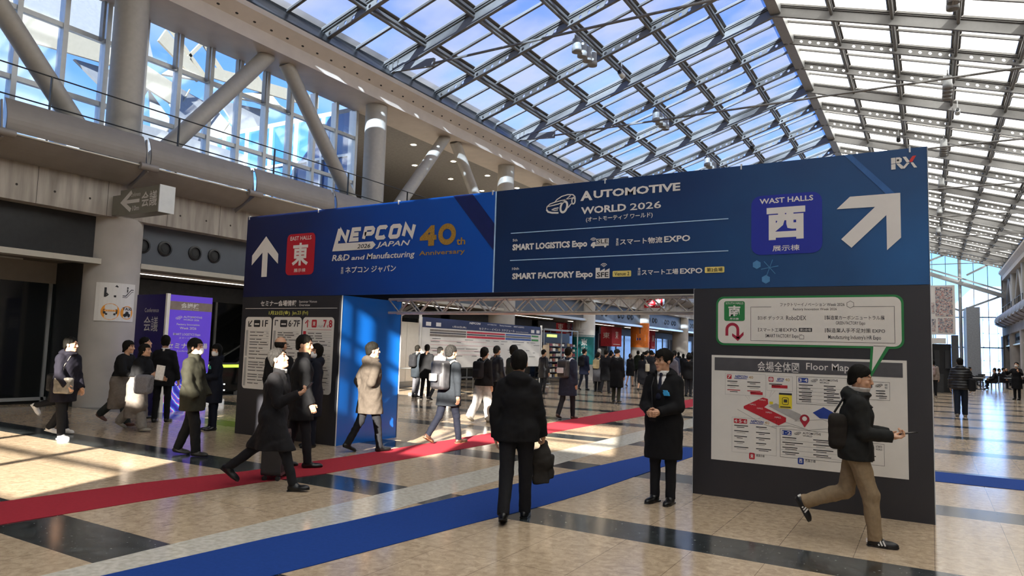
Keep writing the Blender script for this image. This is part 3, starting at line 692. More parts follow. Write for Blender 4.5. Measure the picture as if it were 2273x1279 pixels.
# right half
g = MB(); polyf(g, [(-0.803,4.005),(-0.727,4.005),(-0.30,3.52),(-0.33,3.45),(-0.46,3.606)], F, 0.001); gp(g, 'light_streak_print', mat('soft_blue_streak','2f5f9c',0.4))
g = MB()
for cx_, cz_ in ((-1.767,2.78),(-1.663,2.601)): polyf(g, [(cx_+0.052*math.cos(R(30+60*i)), cz_+0.052*math.sin(R(30+60*i))) for i in range(6)], F, 0.001)
for a in range(6): stroke(g, [(-1.62,2.74),(-1.62+0.1*math.cos(R(60*a+10)),2.74+0.1*math.sin(R(60*a+10)))], 0.008, F, 0.001)
gp(g, 'hexagon_print', mat('faint_blue_hexagon','4a82b4',0.45))
def car(mb, bx_, bz, wx, wz, f, d):
    """line drawing of a small car seen from its front corner, in a box"""
    q = lambda pts: [(bx_+x*wx, bz+y*wz) for x,y in pts]; th = wz*0.06
    stroke(mb, q([(0.0,0.28),(0.02,0.42),(0.12,0.56),(0.28,0.63),(0.36,0.78),(0.52,0.93),(0.72,1.0),(0.9,0.97),(0.97,0.85),(0.99,0.7)]), [th*.6,th,th,th,th,th,th,th,th,th*.6], f, d)
    stroke(mb, q([(0.28,0.63),(0.5,0.7),(0.66,0.73),(0.82,0.93)]), th*.8, f, d); stroke(mb, q([(0.62,0.73),(0.86,0.78),(0.97,0.86)]), th*.7, f, d)
    stroke(mb, q([(0.02,0.42),(0.2,0.46),(0.42,0.52),(0.6,0.62)]), th*.9, f, d)
    stroke(mb, q([(0.0,0.26),(0.06,0.12),(0.2,0.05),(0.42,0.02)]), th*1.6, f, d); stroke(mb, q([(0.18,0.22),(0.28,0.28),(0.42,0.30)]), th, f, d); stroke(mb, q([(0.18,0.22),(0.28,0.18),(0.4,0.19)]), th, f, d)
    stroke(mb, q([(0.60+0.11*math.cos(2*PI*i/20)+0.03*math.sin(2*PI*i/20), 0.33+0.30*math.sin(2*PI*i/20)) for i in range(20)]), th*2.0, f, d, closed=True)
    stroke(mb, q([(0.92+0.055*math.cos(2*PI*i/16), 0.62+0.17*math.sin(2*PI*i/16)) for i in range(16)]), th*1.3, f, d, closed=True)
    stroke(mb, q([(0.74,0.26),(0.84,0.46),(0.9,0.5)]), th, f, d)
car(wmb, -4.638, 3.603, 0.456, 0.253, F, 0.003)
text(wmb, 'A', (-4.112,-3.93,3.748,3.882), F, 0.003, bold=0.04); text(wmb, 'UTOMOTIVE', (-3.915,-2.708,3.768,3.876), F, 0.003, bold=0.035)
text(wmb, 'WORLD', (-4.099,-3.439,3.56,3.66), F, 0.003, bold=0.03); text(wmb, '2026', (-3.385,-2.959,3.562,3.655), F, 0.003, bold=0.012)
text(wmb, '(オートモーティブ ワールド)', (-4.021,-3.072,3.440,3.520), F, 0.003, bold=0.012)
text(wmb, '5th', (-5.18,-5.1,3.24,3.276), F, 0.003); text(wmb, 'SMART LOGISTICS Expo', (-5.181,-3.995,3.082,3.2), F, 0.003, bold=0.045)
text(wmb, 'スマート物流', (-3.52,-2.938,3.105,3.187), F, 0.003, bold=0.02); text(wmb, 'EXPO', (-2.914,-2.575,3.109,3.189), F, 0.003, bold=0.025)
text(wmb, '10th', (-5.175,-5.062,2.824,2.86), F, 0.003); text(wmb, 'SMART FACTORY Expo', (-5.171,-3.903,2.662,2.776), F, 0.003, bold=0.045)
text(wmb, 'スマート工場', (-3.211,-2.725,2.692,2.765), F, 0.003, bold=0.02); text(wmb, 'EXPO', (-2.702,-2.418,2.696,2.765), F, 0.003, bold=0.025)
for bx_, z_, s_ in ((-3.575,3.1,('第','5','回')),(-3.263,2.693,('第','10','回'))):
    for k, c_ in enumerate(s_): text(wmb, c_, (bx_,bx_+0.034,z_+0.068-0.034*k,z_+0.098-0.034*k), F, 0.003)
# delivery-truck and factory pictograms
rect(wmb, -3.86,-3.68,3.135,3.205, F, 0.003); polyf(wmb, [(-3.94,3.108),(-3.68,3.108),(-3.68,3.13),(-3.872,3.13),(-3.872,3.165),(-3.91,3.165),(-3.94,3.135)], F, 0.003)
for cx_ in (-3.90,-3.73): polyf(wmb, circ(cx_,3.10,0.016,12), F, 0.0035)
text(kmb, 'SLE', (-3.85,-3.69,3.142,3.198), F, 0.005)
for r_ in (0.015,0.032,0.048): stroke(wmb, arc(-3.905,3.175,r_,30,150), 0.008, F, 0.003)
polyf(wmb, [(-3.863,2.667),(-3.661,2.667),(-3.661,2.80),(-3.73,2.765),(-3.73,2.80),(-3.80,2.765),(-3.80,2.81),(-3.863,2.81)], F, 0.003); text(kmb, 'SFE', (-3.845,-3.675,2.683,2.75), F, 0.005, bold=0.02)
for r_ in (0.013,0.032,0.052): stroke(wmb, arc(-3.745,2.815,r_,35,145), 0.009, F, 0.003)
yb_ = LMB(); polyf(yb_, rrect(-3.616,-3.356,2.682,2.76,0.012), F, 0.003); polyf(yb_, rrect(-2.389,-2.149,2.698,2.772,0.012), F, 0.003); gp_blocks(yb_, 'venue_tag_print', M_ylw, 0.01)
text(kmb, 'Venue 2', (-3.59,-3.38,2.697,2.745), F, 0.005); text(kmb, '第2会場', (-2.365,-2.17,2.71,2.76), F, 0.005)
g = MB(); rect(g,-5.216,-2.102,3.356,3.368,F,0.003); rect(g,-5.216,-2.102,2.958,2.970,F,0.003); gp(g, 'rule_line_print', M_lblue)
g = MB(); polyf(g, rrect(-1.83,-1.04,2.895,3.612,0.11), F, 0.002); gp(g, 'blue_tile_print', M_royal)
text(wmb, 'WAST HALLS', (-1.733,-1.134,3.511,3.575), F, 0.004, bold=0.02); text(wmb, '西', (-1.652,-1.221,3.068,3.457), F, 0.004, bold=0.055); text(wmb, '展示棟', (-1.586,-1.285,2.93,3.002), F, 0.004, bold=0.006)
polyf(wmb, [(-0.749,3.519),(-0.249,3.52),(-0.249,3.023),(-0.386,2.891),(-0.387,3.282),(-0.739,2.935),(-0.843,3.037),(-0.497,3.383),(-0.887,3.386)], F, 0.003)
rx = lambda pts: [(-0.332+0.249*x, 3.787+0.131*y) for x,y in pts]
for pts in ([(0,0),(.17,0),(.17,.46),(0,.46)],[(0,.5),(.17,.5),(.17,1),(0,1)],[(.19,.5),(.33,.5),(.41,.6),(.42,.86),(.34,1),(.19,1)],[(.2,.46),(.34,.46),(.5,.14),(.44,.0),(.38,0)],[(.44,0),(.52,0),(.72,.46),(.6,.46),(.47,.16)],[(.45,1),(.58,1),(.72,.56),(.66,.5),(.6,.5)],[(.75,.46),(.85,.46),(1,0),(.88,0)]):
    polyf(wmb, rx(pts), F, 0.003)
polyf(kmb, rx(circ(.27,.75,.05,10,.09)), F, 0.005)
g = MB(); polyf(g, rx([(.72,.5),(.82,.5),(.97,1.02),(.83,1.0),(.72,.68)]), F, 0.003); gp(g, 'red_stroke_print', mat('red_orange_print','d8382e',0.5))

# left pillar: seminar board
text(wmb, 'セミナー会場情報', (-10.494,-9.566,2.325,2.431), F, 0.003, bold=0.02); text(wmb, 'Seminar Venue', (-9.505,-9.069,2.384,2.424), F, 0.003, bold=0.0); text(wmb, 'Overview', (-9.5,-9.233,2.324,2.366), F, 0.003, bold=0.0)
rect(wmb, -10.907,-8.583,2.283,2.291, F, 0.003)
ymb = LMB(); text(ymb, '1月23日(金)', (-10.261,-9.72,2.160,2.246), F, 0.003); text(ymb, 'Jan.23 (Fri)', (-9.66,-9.269,2.160,2.240), F, 0.003, bold=0.0); gp(ymb, 'yellow_lettering', mat('lemon_print','d6d86a',0.5))
pnl = LMB(); dmb = LMB(); rmb = LMB(); lg = LMB()
for a, b_ in ((-10.875,-10.174),(-10.141,-9.41),(-9.385,-8.636)): polyf(pnl, rrect(a, b_, 0.83, 2.132, 0.07), F, 0.002)
text(dmb, '↙', (-10.80,-10.69,1.955,2.075), F, 0.004, bold=0.02); polyf(dmb, rrect(-10.645,-10.475,1.95,2.078,0.02), F, 0.004); text(dmb, '1F', (-10.42,-10.27,1.955,2.075), F, 0.004, bold=0.02)
text(dmb, '↖', (-10.09,-9.99,1.96,2.08), F, 0.004, bold=0.02); polyf(dmb, rrect(-9.95,-9.77,1.955,2.082,0.02), F, 0.004); text(dmb, '6·7F', (-9.74,-9.453,1.96,2.08), F, 0.004, bold=0.02)
rect(pnl,-10.62,-10.5,1.99,2.015,F,0.006); rect(pnl,-9.92,-9.8,1.995,2.02,F,0.006)
text(rmb, '↑', (-9.33,-9.2,1.955,2.09), F, 0.004, bold=0.02); polyf(rmb, rrect(-9.165,-9.045,1.955,2.088,0.02), F, 0.004); text(rmb, '7', (-8.89,-8.81,1.956,2.087), F, 0.004, bold=0.03); text(rmb, '&', (-8.80,-8.765,1.956,2.0), F, 0.004); text(rmb, '8', (-8.76,-8.677,1.956,2.087), F, 0.004, bold=0.03)
text(lg, 'Hall', (-9.02,-8.905,1.956,2.0), F, 0.004); text(pnl, '東', (-9.14,-9.07,1.98,2.06), F, 0.006)
rnd = random.Random(3)
for a, b_, tint in ((-10.875,-10.174,dmb),(-10.141,-9.41,dmb),(-9.385,-8.636,rmb)):
    side_ = MB()
    for zt, zb in ((1.89,1.42),(1.39,0.88)): rect(lg, a+0.03, a+0.09, zb, zt, F, 0.004)
    z = 1.87
    while z > 0.9:
        rect(lg, a+0.13, b_-0.05, z, z+0.004, F, 0.004); x = a+0.14
        for q in range(2):
            x2 = x+rnd.uniform(0.1,0.28); rect(dmb, x, min(x2,b_-0.06), z-0.022, z-0.010, F, 0.004); x = x2+0.03
            if x > b_-0.15: break
        if rnd.random() < 0.5: rect(lg, b_-0.12, b_-0.06, z-0.035, z-0.022, F, 0.004)
        z -= rnd.uniform(0.035,0.075)
rect(rmb, -9.36,-9.29,1.78,1.89,F,0.005); rect(rmb, -9.385+0.13,-8.69,1.915,1.921,F,0.004)
gp_blocks(pnl, 'white_panel_print', M_ppr, 0.005)

# right pillar: speech bubble and floor map
bub = MB(); tail_o = [(-0.545,1.82),(-0.585,1.449),(-0.375,1.80)]
polyf(bub, rrect(-2.246,-0.236,1.81,2.40,0.09), F, 0.004); polyf(bub, [(-0.56,1.83),(-0.585,1.449),(-0.37,1.83)], F, 0.006); gp(bub, 'green_outline_print', M_grn)
wb_ = MB(); polyf(wb_, rrect(-2.222,-0.26,1.834,2.376,0.075), F, 0.008); polyf(wb_, [(-0.533,1.84),(-0.553,1.56),(-0.405,1.84)], F, 0.008)
polyf(wb_, [(-2.299,0.434),(-0.217,0.434),(-0.217,1.687),(-2.299,1.687)], F, 0.002); gp(wb_, 'map_sheet_print', M_ppr)
g = MB(); polyf(g, rrect(-2.148,-1.904,2.104,2.343,0.025), F, 0.010)
gp(g, 'green_tile_print', M_grn)
text(wmb, 'SOUTH HALLS', (-2.13,-1.922,2.305,2.332), F, 0.012, bold=0.0); text(wmb, '南', (-2.097,-1.957,2.158,2.29), F, 0.012, bold=0.03); text(wmb, '展示棟', (-2.08,-1.975,2.115,2.142), F, 0.012)
u_ = MB(); stroke(u_, [(-2.115,1.925),(-2.115,2.0)]+arc(-2.05,2.0,0.065,180,0,10)+[(-1.985,1.89)], 0.034, F, 0.010); polyf(u_, [(-1.985,1.862),(-1.918,1.935),(-1.918,1.975),(-1.985,1.91),(-2.052,1.955),(-2.052,1.92)], F, 0.010)
gp(u_, 'u_turn_arrow_print', mat('crimson_print','a01c3a',0.5))
stroke(dmb, [(-1.6,2.271),(-1.834,2.271),(-1.834,1.871),(-0.325,1.871),(-0.325,2.271),(-0.735,2.271)], 0.004, F, 0.010)
for s_, q in (('ファクトリーイノベーション Week 2026',(-1.502,-0.816,2.275,2.318)),('Factory Innovation Week 2026',(-1.359,-0.896,2.222,2.258)),('ロボ デックス',(-1.735,-1.466,2.119,2.164)),('RoboDEX',(-1.435,-1.218,2.117,2.167)),('製造業カーボンニュートラル展',(-1.005,-0.42,2.122,2.170)),('GREEN FACTORY Expo',(-0.907,-0.61,2.058,2.104)),('スマート工場',(-1.735,-1.478,1.977,2.023)),('EXPO',(-1.466,-1.318,1.982,2.022)),('SMART FACTORY Expo',(-1.669,-1.30,1.900,1.952)),('製造業人手不足対策 EXPO',(-1.005,-0.417,1.978,2.028)),("Manufacturing Industry's HR Expo",(-0.988,-0.458,1.893,1.951))):
    text(dmb, s_, q, F, 0.010, bold=0.004)
polyf(dmb, rrect(-1.297,-1.156,1.983,2.027,0.006), F, 0.010); text(wmb, '第2会場', (-1.285,-1.168,1.99,2.02), F, 0.012, bold=0.0)
stroke(dmb, [(-0.757+0.04*math.cos(R(60*i+30)), 2.294+0.04*math.sin(R(60*i+30))) for i in range(6)], 0.004, F, 0.010, closed=True)
stroke(dmb, [(-1.29,1.9),(-1.29,1.95),(-1.275,1.94),(-1.275,1.95),(-1.245,1.94),(-1.245,1.9)], 0.004, F, 0.010, closed=True)
for x_, z_ in ((-1.752,2.12),(-1.752,1.98),(-1.022,2.125),(-1.022,1.98)):
    for k in range(3): rect(dmb, x_, x_+0.010, z_+0.016*k, z_+0.016*k+0.010, F, 0.010)
g = MB(); rect(g, -2.262,-0.256,1.503,1.66, F, 0.004); gp(g, 'grey_bar_print', M_gry)
text(wmb, '会場全体図', (-1.757,-1.298,1.513,1.629), F, 0.006, bold=0.005); text(wmb, 'Floor Map', (-1.222,-0.778,1.525,1.628), F, 0.006, bold=0.005)
bmb = LMB()
def info_box(x0,x1,z0,z1,tagcol,tagtxt,rows,name,redrow=False):
    stroke(lg if tagcol is rmb else dmb, [(x0,z0),(x1,z0),(x1,z1),(x0,z1)], 0.003, F, 0.004, closed=True); wd_ = x1-x0
    tw = 0.045*len(tagtxt)*0.55+0.03; polyf(tagcol, rrect(x0+0.02,x0+0.02+tw,z1-0.068,z1-0.014,0.008), F, 0.004); text(wmb, tagtxt, (x0+0.026,x0+0.014+tw,z1-0.06,z1-0.022), F, 0.006)
    xs_ = x0+0.04+tw
    if name == 'n':
        text(bmb, 'NEPCON', (xs_+0.02, min(xs_+0.17, x1-0.09), z1-0.05, z1-0.02), F, 0.004, bold=0.03, shear=0.25); text(gl2, '40', (min(xs_+0.18,x1-0.08), min(xs_+0.23,x1-0.03), z1-0.055, z1-0.022), F, 0.004, bold=0.0)
        rect(bmb, xs_+0.01, min(xs_+0.16,x1-0.1), z1-0.062, z1-0.055, F, 0.004)
    else:
        car(dmb, xs_+0.01, z1-0.055, 0.07, 0.036, F, 0.004); text(dmb, 'AUTOMOTIVE', (xs_+0.10, min(xs_+0.29, x1-0.02), z1-0.042, z1-0.018), F, 0.004, bold=0.01); text(dmb, 'WORLD', (xs_+0.10, min(xs_+0.2, x1-0.02), z1-0.068, z1-0.05), F, 0.004)
    n_ = rows
    for k in range(n_):
        zz = z1-0.10-(z1-z0-0.12)*k/max(n_-0.4,1)
        for c_ in range(2 if wd_ > 0.3 else 1):
            xa = x0+0.025+c_*wd_*0.5; l_ = wd_*(0.30 if wd_ > 0.3 else 0.6)
            rect(dmb if not (redrow and k == n_-1) else rmb, xa, xa+l_*rnd.uniform(0.75,1.15), zz, zz+0.010, F, 0.004); rect(dmb if rnd.random() < .6 else lg, xa+0.03, xa+0.03+l_*rnd.uniform(0.4,0.8), zz-0.018, zz-0.011, F, 0.004)
        if n_ > 3 and name == 'a': rect(lg, x0+0.01, x1-0.01, zz-0.028, zz-0.025, F, 0.004)
gl2 = LMB()
info_box(-2.134,-1.668,1.22,1.474,rmb,'7',3,'n',True); info_box(-1.654,-1.371,1.293,1.464,rmb,'8',1,'n'); info_box(-1.327,-0.80,1.16,1.47,bmb,'3·4',5,'a')
info_box(-0.70,-0.383,1.252,1.446,dmb,'Week',3,'a'); info_box(-2.052,-1.55,0.546,0.955,rmb,'4·5·6',5,'n'); info_box(-1.508,-0.85,0.542,0.861,bmb,'1·2',4,'a')
info_box(-0.72,-0.444,0.551,0.781,dmb,'S',3,'a')
rect(rmb,-1.60,-1.425,1.325,1.36,F,0.004); rect(rmb,-1.84,-1.70,1.235,1.268,F,0.004)
for q in ([(-1.90,1.22),(-1.835,1.14),(-1.86,1.22)],[(-1.60,1.293),(-1.63,1.205),(-1.56,1.293)],[(-1.75,0.955),(-1.71,0.985),(-1.69,0.955)]): stroke(lg, q, 0.003, F, 0.004)
hal = MB(); polyf(hal, [(-1.917,1.092),(-1.917,1.066),(-1.523,0.897),(-1.444,0.942),(-1.441,0.991),(-1.683,1.095),(-1.638,1.135),(-1.642,1.193),(-1.699,1.207)], F, 0.004); gp(hal, 'hall_plan_print', M_red)
for x_, z_ in ((-1.70,1.17),(-1.81,1.11),(-1.73,1.07),(-1.63,1.03),(-1.53,0.98)): text(wmb, 'HALL', (x_-0.035,x_+0.035,z_,z_+0.018), F, 0.006, bold=0.0)
polyf(lg, [(-1.635,1.11),(-1.554,1.149),(-1.288,1.043),(-1.257,0.997),(-1.334,0.966)], F, 0.004)
polyf(bmb, [(-1.157,1.069),(-1.044,1.138),(-0.94,1.084),(-0.97,1.01),(-1.082,1.01)], F, 0.004)
for q in ([(-1.99,1.05),(-1.7,0.90),(-1.55,0.86)],[(-1.45,0.94),(-1.2,0.87),(-1.0,0.9)],[(-1.6,0.88),(-1.4,0.90),(-1.1,0.85)],[(-1.35,0.96),(-1.05,1.0),(-0.9,0.95)]): stroke(lg, q, 0.006, F, 0.004)
pin = MB(); polyf(pin, arc(-1.242,0.99,0.052,-35,215,18)+[(-1.242,0.895)], F, 0.006); gp(pin, 'map_pin_print', mat('pin_red_print','a81f36',0.5)); polyf(wmb, circ(-1.242,0.995,0.026,16), F, 0.008)
yl = LMB(); rect(yl,-1.519,-1.377,1.096,1.25,F,0.006); rect(yl,-0.56,-0.497,0.817,0.961,F,0.006); rect(yl,-1.625,-1.585,1.135,1.165,F,0.006); gp_blocks(yl, 'yellow_tag_print', mat('yellow_print','e2cf2a',0.5), 0.01)
rect(dmb,-1.519,-1.377,1.25,1.272,F,0.006); stroke(dmb, rrect(-1.48,-1.415,1.14,1.22,0.015), 0.006, F, 0.008, closed=True); polyf(dmb, rrect(-1.467,-1.428,1.165,1.2,0.008), F, 0.008); rect(dmb,-1.505,-1.39,1.106,1.118,F,0.008)
polyf(rmb, rrect(-1.855,-1.79,0.481,0.555,0.012), F, 0.004); polyf(bmb, rrect(-1.318,-1.255,0.48,0.552,0.012), F, 0.004); text(wmb, '東', (-1.84,-1.805,0.495,0.54), F, 0.006); text(wmb, '西', (-1.303,-1.27,0.495,0.54), F, 0.006)
text(dmb, '東展示棟', (-1.775,-1.68,0.515,0.545), F, 0.004, bold=0.0); text(dmb, '西展示棟', (-1.24,-1.13,0.51,0.542), F, 0.004, bold=0.0)
for q_, n_, m__, g_ in ((gl2,'gold_lettering',M_gold,0.02),(wmb,'white_lettering',M_ink,0.055),(kmb,'black_lettering',M_kblack,0.03),(dmb,'dark_lettering',mat('charcoal_print','2c2c30',0.5),0.04),(rmb,'red_lettering',M_red,0.03),(lg,'grey_lettering',M_lgry,0.04),(bmb,'blue_lettering',M_bprint,0.03)): gp_blocks(q_, n_, m__, g_)
# ------------------------------------------------------------------ carpets
def ribbon(name, left, right, z, m_, label):
    n = len(left); vs = [(x,y,z) for x,y in left]+[(x,y,z) for x,y in right]+[(x,y,0.001) for x,y in left]+[(x,y,0.001) for x,y in right]
    fs = [(n+i,n+i+1,i+1,i) for i in range(n-1)]+[(2*n+i,2*n+i+1,i+1,i)[::-1] for i in range(n-1)]+[(3*n+i,n+i,n+i+1,3*n+i+1)[::-1] for i in range(n-1)]
    fs += [(0,2*n,3*n,n),(n-1,2*n-1,4*n-1,3*n-1)]
    o = MB().add(vs, fs).build(name, m_); tag(o, label, 'carpet'); return o
M_rc = mat('red_needle_felt', '9e2d38', 0.9, 0, 0.06, 30, bump=0.2, bscale=300, spec=0.15)
M_bc = mat('blue_needle_felt', '1d3f86', 0.9, 0, 0.06, 30, bump=0.2, bscale=300, spec=0.15)
ribbon('carpet_runner', [(-8.15,0.5),(-8.08,3.6),(-7.95,5.0),(-7.67,6.3),(-7.58,8),(-7.56,13),(-7.72,19),(-7.75,40)], [(-7.15,0.5),(-7.12,3.2),(-7.06,4.5),(-6.97,5.8),(-6.79,6.8),(-6.74,9.6),(-6.62,18),(-6.62,40)], 0.006, M_rc, 'long red carpet runner leading through the gateway past the left pillar')
ribbon('carpet_runner', [(-5.35,0.5),(-5.07,2.98),(-4.93,4.33),(-4.81,5.07),(-4.55,7.39),(-4.10,11.0),(-3.86,12.79),(8,12.79)], [(-4.45,0.5),(-4.15,3.5),(-4.06,4.05),(-3.83,5.76),(-3.64,6.95),(-3.55,7.9),(-3.40,11.77),(8,11.77)], 0.006, M_bc, 'blue carpet runner that bends right behind the right pillar')

# ------------------------------------------------------------------ lights in the arcade and the lobby
M_glow = mat('warm_lamp_glass', 'fff2d8', 0.4, emit='ffe6bf', estr=70.0)
M_glow2 = mat('arcade_lamp_glass', 'ffffff', 0.4, emit='fff4e2', estr=2.5)
def downlight(x, y, z, label, grp):
    t = thing('downlight', label, 'light', (x,y,z), 0, grp)
    MB().lathe([(0.17,-0.015),(0.17,0.0),(0.12,0.0),(0.12,-0.015),(0.17,-0.015)], (0,0,0), 20).build('trim_ring', M_white, t)
    MB().add([(0.12*math.cos(2*PI*i/20),0.12*math.sin(2*PI*i/20),-0.006) for i in range(20)], [tuple(range(19,-1,-1))]).build('glow_pane', M_glow, t); return t
dl0 = None
for j, (x, n_) in enumerate(((-19.6,9),(-21.8,9))):
    for k in range(n_):
        y = 24.0+3.05*k
        if j == 1: y += 2.85
        lb = 'recessed warm downlight in the gallery lobby ceiling'
        if dl0 is None: dl0 = downlight(x, y, 10.615, lb, 'downlights in the gallery lobby ceiling')
        else: c = copy_tree(dl0); c.location = (x, y, 10.615)
for nm_, y, lb in (('a',5.0,'strip lamp in the recess ceiling by the dark glass doors'),('b',14.7,'strip lamp in the recess ceiling behind the nozzle band'),('c',24,'strip lamp in the recess ceiling above the schedule board'),('d',33.4,'strip lamp in the recess ceiling above the souvenir kiosk'),('e',42.8,'strip lamp in the recess ceiling above the red banners'),('f',52.2,'strip lamp in the recess ceiling beyond the orange column')):
    t = thing('ceiling_light', lb, 'light', (-19.2,y,3.55))
    MB().box(-0.11,0.11,-3.6,3.6,-0.05,0).build('housing', M_white, t); MB().box(-0.08,0.08,-3.55,3.55,-0.056,-0.05).build('diffuser', M_glow2, t)

for k, yc in enumerate(COLY[3:10]):
    y = yc+BAY/2
    u_ = MB().box(-20.45,-19.95,y-3.8,y+3.8,5.96,6.13).build('added_fill_trough', M_white, WL); MB().box(-20.42,-19.98,y-3.7,y+3.7,6.13,6.14).build('glow_pane', mat('added_fill_glow','ffffff',0.4,emit='fff0dc',estr=5.0), u_)  # added glowing troughs, out of view, to brighten the dark lobby ceiling
# dark glass screens at the back of the arcade bays
M_scr = mat('dark_shopfront_glass', '1a1c1c', 0.08, 0, 0.15, 0.8, spec=0.6)
for k, yc in enumerate(COLY[1:9]):
    x = -21.0 if k != 0 else -19.0
    a, b_ = yc+0.4, yc+BAY-0.4
    s_ = MB().box(x-0.05, x, a, b_, 0, 3.0).build('window_%d' % (10+k), M_scr); tag(s_, kind='structure')
    m = MB().box(x-0.02, x+0.06, a, b_, 2.98, 3.5)
    m.build('head_panel', M_steel_d if k else M_ceil, s_)
    m = MB(); y = a
    while y <= b_+0.01: m.box(x-0.02, x+0.05, y-0.035, y+0.035, 0, 3.0); y += 1.18 if k == 0 else 1.72
    m.box(x-0.02, x+0.05, a, b_, 0.08, 0.16); m.build('door_frame', M_steel, s_)
# end cheeks of the left doors
MB().box(-19,-17.65,9.32,9.42,0,3.5).build('cheek_panel', M_dark, WL)

# ------------------------------------------------------------------ hanging signs on the left wall
M_grysign = mat('warm_grey_sign_face', '7c7a70', 0.4, 0, 0.03)
t = thing('hanging_sign', 'grey box sign with white left arrow and Conference 10m, jutting from the concrete beam', 'sign', (-15.75,9.58,4.56))
adopt(MB().box(-16.52,-14.98,9.40,9.76,4.56,5.17).build('sign_box', M_grysign), t)
adopt(MB().box(-14.98,-14.95,9.39,9.77,4.55,5.18).build('end_cap', M_alu_b), t); adopt(MB().box(-17.0,-16.52,9.5,9.66,4.62,5.1).build('mount_plate', M_grysign), t)
FS = lambda u, v, d: (u, 9.396-d, v)
m = MB(); stroke(m, [(-16.05,5.10),(-16.40,4.87),(-16.05,4.66)], 0.10, FS, 0.002); stroke(m, [(-16.36,4.87),(-15.72,4.87)], 0.085, FS, 0.003)
text(m, 'Conference', (-16.08,-15.70,4.98,5.08), FS, 0.002, bold=0.0); text(m, '10m', (-15.98,-15.72,4.64,4.76), FS, 0.002, bold=0.01); text(m, '会議', (-15.64,-15.05,4.70,5.06), FS, 0.002, bold=0.01)
adopt(m.build('white_lettering', M_ink), t)
t = thing('hanging_sign', 'small red box sign with white left arrow and East, far along the arcade beam', 'sign', (-16.45,46.7,4.8))
adopt(MB().box(-17.18,-15.7,46.6,46.85,4.8,5.46).build('sign_box', mat('red_sign_face','c01c22',0.4)), t); adopt(MB().box(-15.7,-15.66,46.59,46.86,4.79,5.47).build('end_cap', M_alu_b), t)
FS2 = lambda u, v, d: (u, 46.595-d, v)
m = MB(); stroke(m, [(-16.75,5.38),(-17.06,5.13),(-16.75,4.9)], 0.08, FS2, 0.002); stroke(m, [(-17.03,5.13),(-16.36,5.13)], 0.06, FS2, 0.003); text(m, 'East', (-16.72,-16.4,5.2,5.38), FS2, 0.002); text(m, '250m', (-16.8,-16.4,4.9,5.02), FS2, 0.002, bold=0.0); text(m, '東', (-16.25,-15.8,4.86,5.4), FS2, 0.002, bold=0.02)
adopt(m.build('white_lettering', M_ink), t)

# curved notice on the first column and wraps on the further ones
def on_column(yc, a_mid, r=0.645):
    """maps (arc length to the right, height) onto a column at yc; a_mid = angle of the middle"""
    return lambda u, v, d: (-17.62+(r+d)*math.cos(a_mid+u/r), yc+(r+d)*math.sin(a_mid+u/r), v)
def curved_rect(mb, u0, u1, z0, z1, f, d, mi=0, n=10):
    for i in range(n):
        a = u0+(u1-u0)*i/n; b_ = u0+(u1-u0)*(i+1)/n; mb.add([f(a,z0,d),f(b_,z0,d),f(b_,z1,d),f(a,z1,d)], [(0,1,2,3)], mi)
    return mb
aview = math.atan2(-9.95, 17.62)
FC = on_column(9.95, aview+R(14))
t = thing('column_notice', 'white notice with black arrow, escalator, orange bus and TAXI discs on the near concrete column', 'sign', (-17.0,9.95,2.0))
m = MB()
for d0 in (0.0, 0.012): curved_rect(m, -0.46, 0.46, 2.07, 3.0, FC, d0)
adopt(m.build('notice_board', M_ppr), t)
m = MB(); stroke(m, [(0.0,2.93),(-0.22,2.71)], 0.06, FC, 0.016); stroke(m, [(-0.25,2.88),(-0.25,2.675),(-0.02,2.675)], 0.05, FC, 0.017)
stroke(m, [(0.12,2.70),(0.2,2.70),(0.34,2.86),(0.41,2.86)], 0.02, FC, 0.016); stroke(m, [(0.12,2.66),(0.22,2.66),(0.36,2.81),(0.41,2.81)], 0.012, FC, 0.016); polyf(m, circ(0.235,2.90,0.022,10), FC, 0.016); stroke(m, [(0.235,2.87),(0.235,2.79)], 0.03, FC, 0.016)
adopt(m.build('black_pictogram', M_kblack), t)
m = MB(); polyf(m, circ(-0.12,2.30,0.20,30), FC, 0.014); polyf(m, circ(0.26,2.29,0.165,30), FC, 0.015); adopt(m.build('orange_disc', mat('orange_print','e9992c',0.5)), t)
m = MB(); polyf(m, rrect(-0.27,0.03,2.245,2.36,0.02), FC, 0.018); polyf(m, circ(-0.2,2.24,0.025,12), FC, 0.019); polyf(m, circ(-0.03,2.24,0.025,12), FC, 0.019)
text(m, 'TAXI', (0.14,0.38,2.35,2.42), FC, 0.018, bold=0.02); polyf(m, [(0.17,2.2),(0.35,2.2),(0.35,2.26),(0.31,2.27),(0.29,2.32),(0.23,2.32),(0.21,2.27),(0.17,2.26)], FC, 0.018); polyf(m, circ(0.21,2.2,0.022,10), FC, 0.019); polyf(m, circ(0.31,2.2,0.022,10), FC, 0.019)
adopt(m.build('black_pictogram', M_kblack), t)
m = MB()
for k in range(6): rect(m, -0.255+0.045*k, -0.22+0.045*k, 2.305, 2.345, FC, 0.021)
adopt(m.build('bus_window', mat('orange_print','e9992c')), t)
def col_wrap(yc, z0, z1, name, m_, label, a0=-100, a1=100):
    f = on_column(yc, math.atan2(-yc, 17.62)); t = thing(name, label, 'sign', (-16.97,yc,z0)); w_ = MB(); rr = 0.645
    curved_rect(w_, R(a0)*rr, R(a1)*rr, z0, z1, f, 0.006, n=24); adopt(w_.build('wrap_sheet', m_), t); return t, f
yc = COLY[5]
t, f = col_wrap(yc, 2.62, 4.0, 'column_wrap', M_ppr, 'white wrap with a black information pictogram on the column behind the kiosk')
m = MB(); rect(m, -0.62,-0.18,3.0,3.6,f,0.012); adopt(m.build('black_pictogram', M_kblack), t)
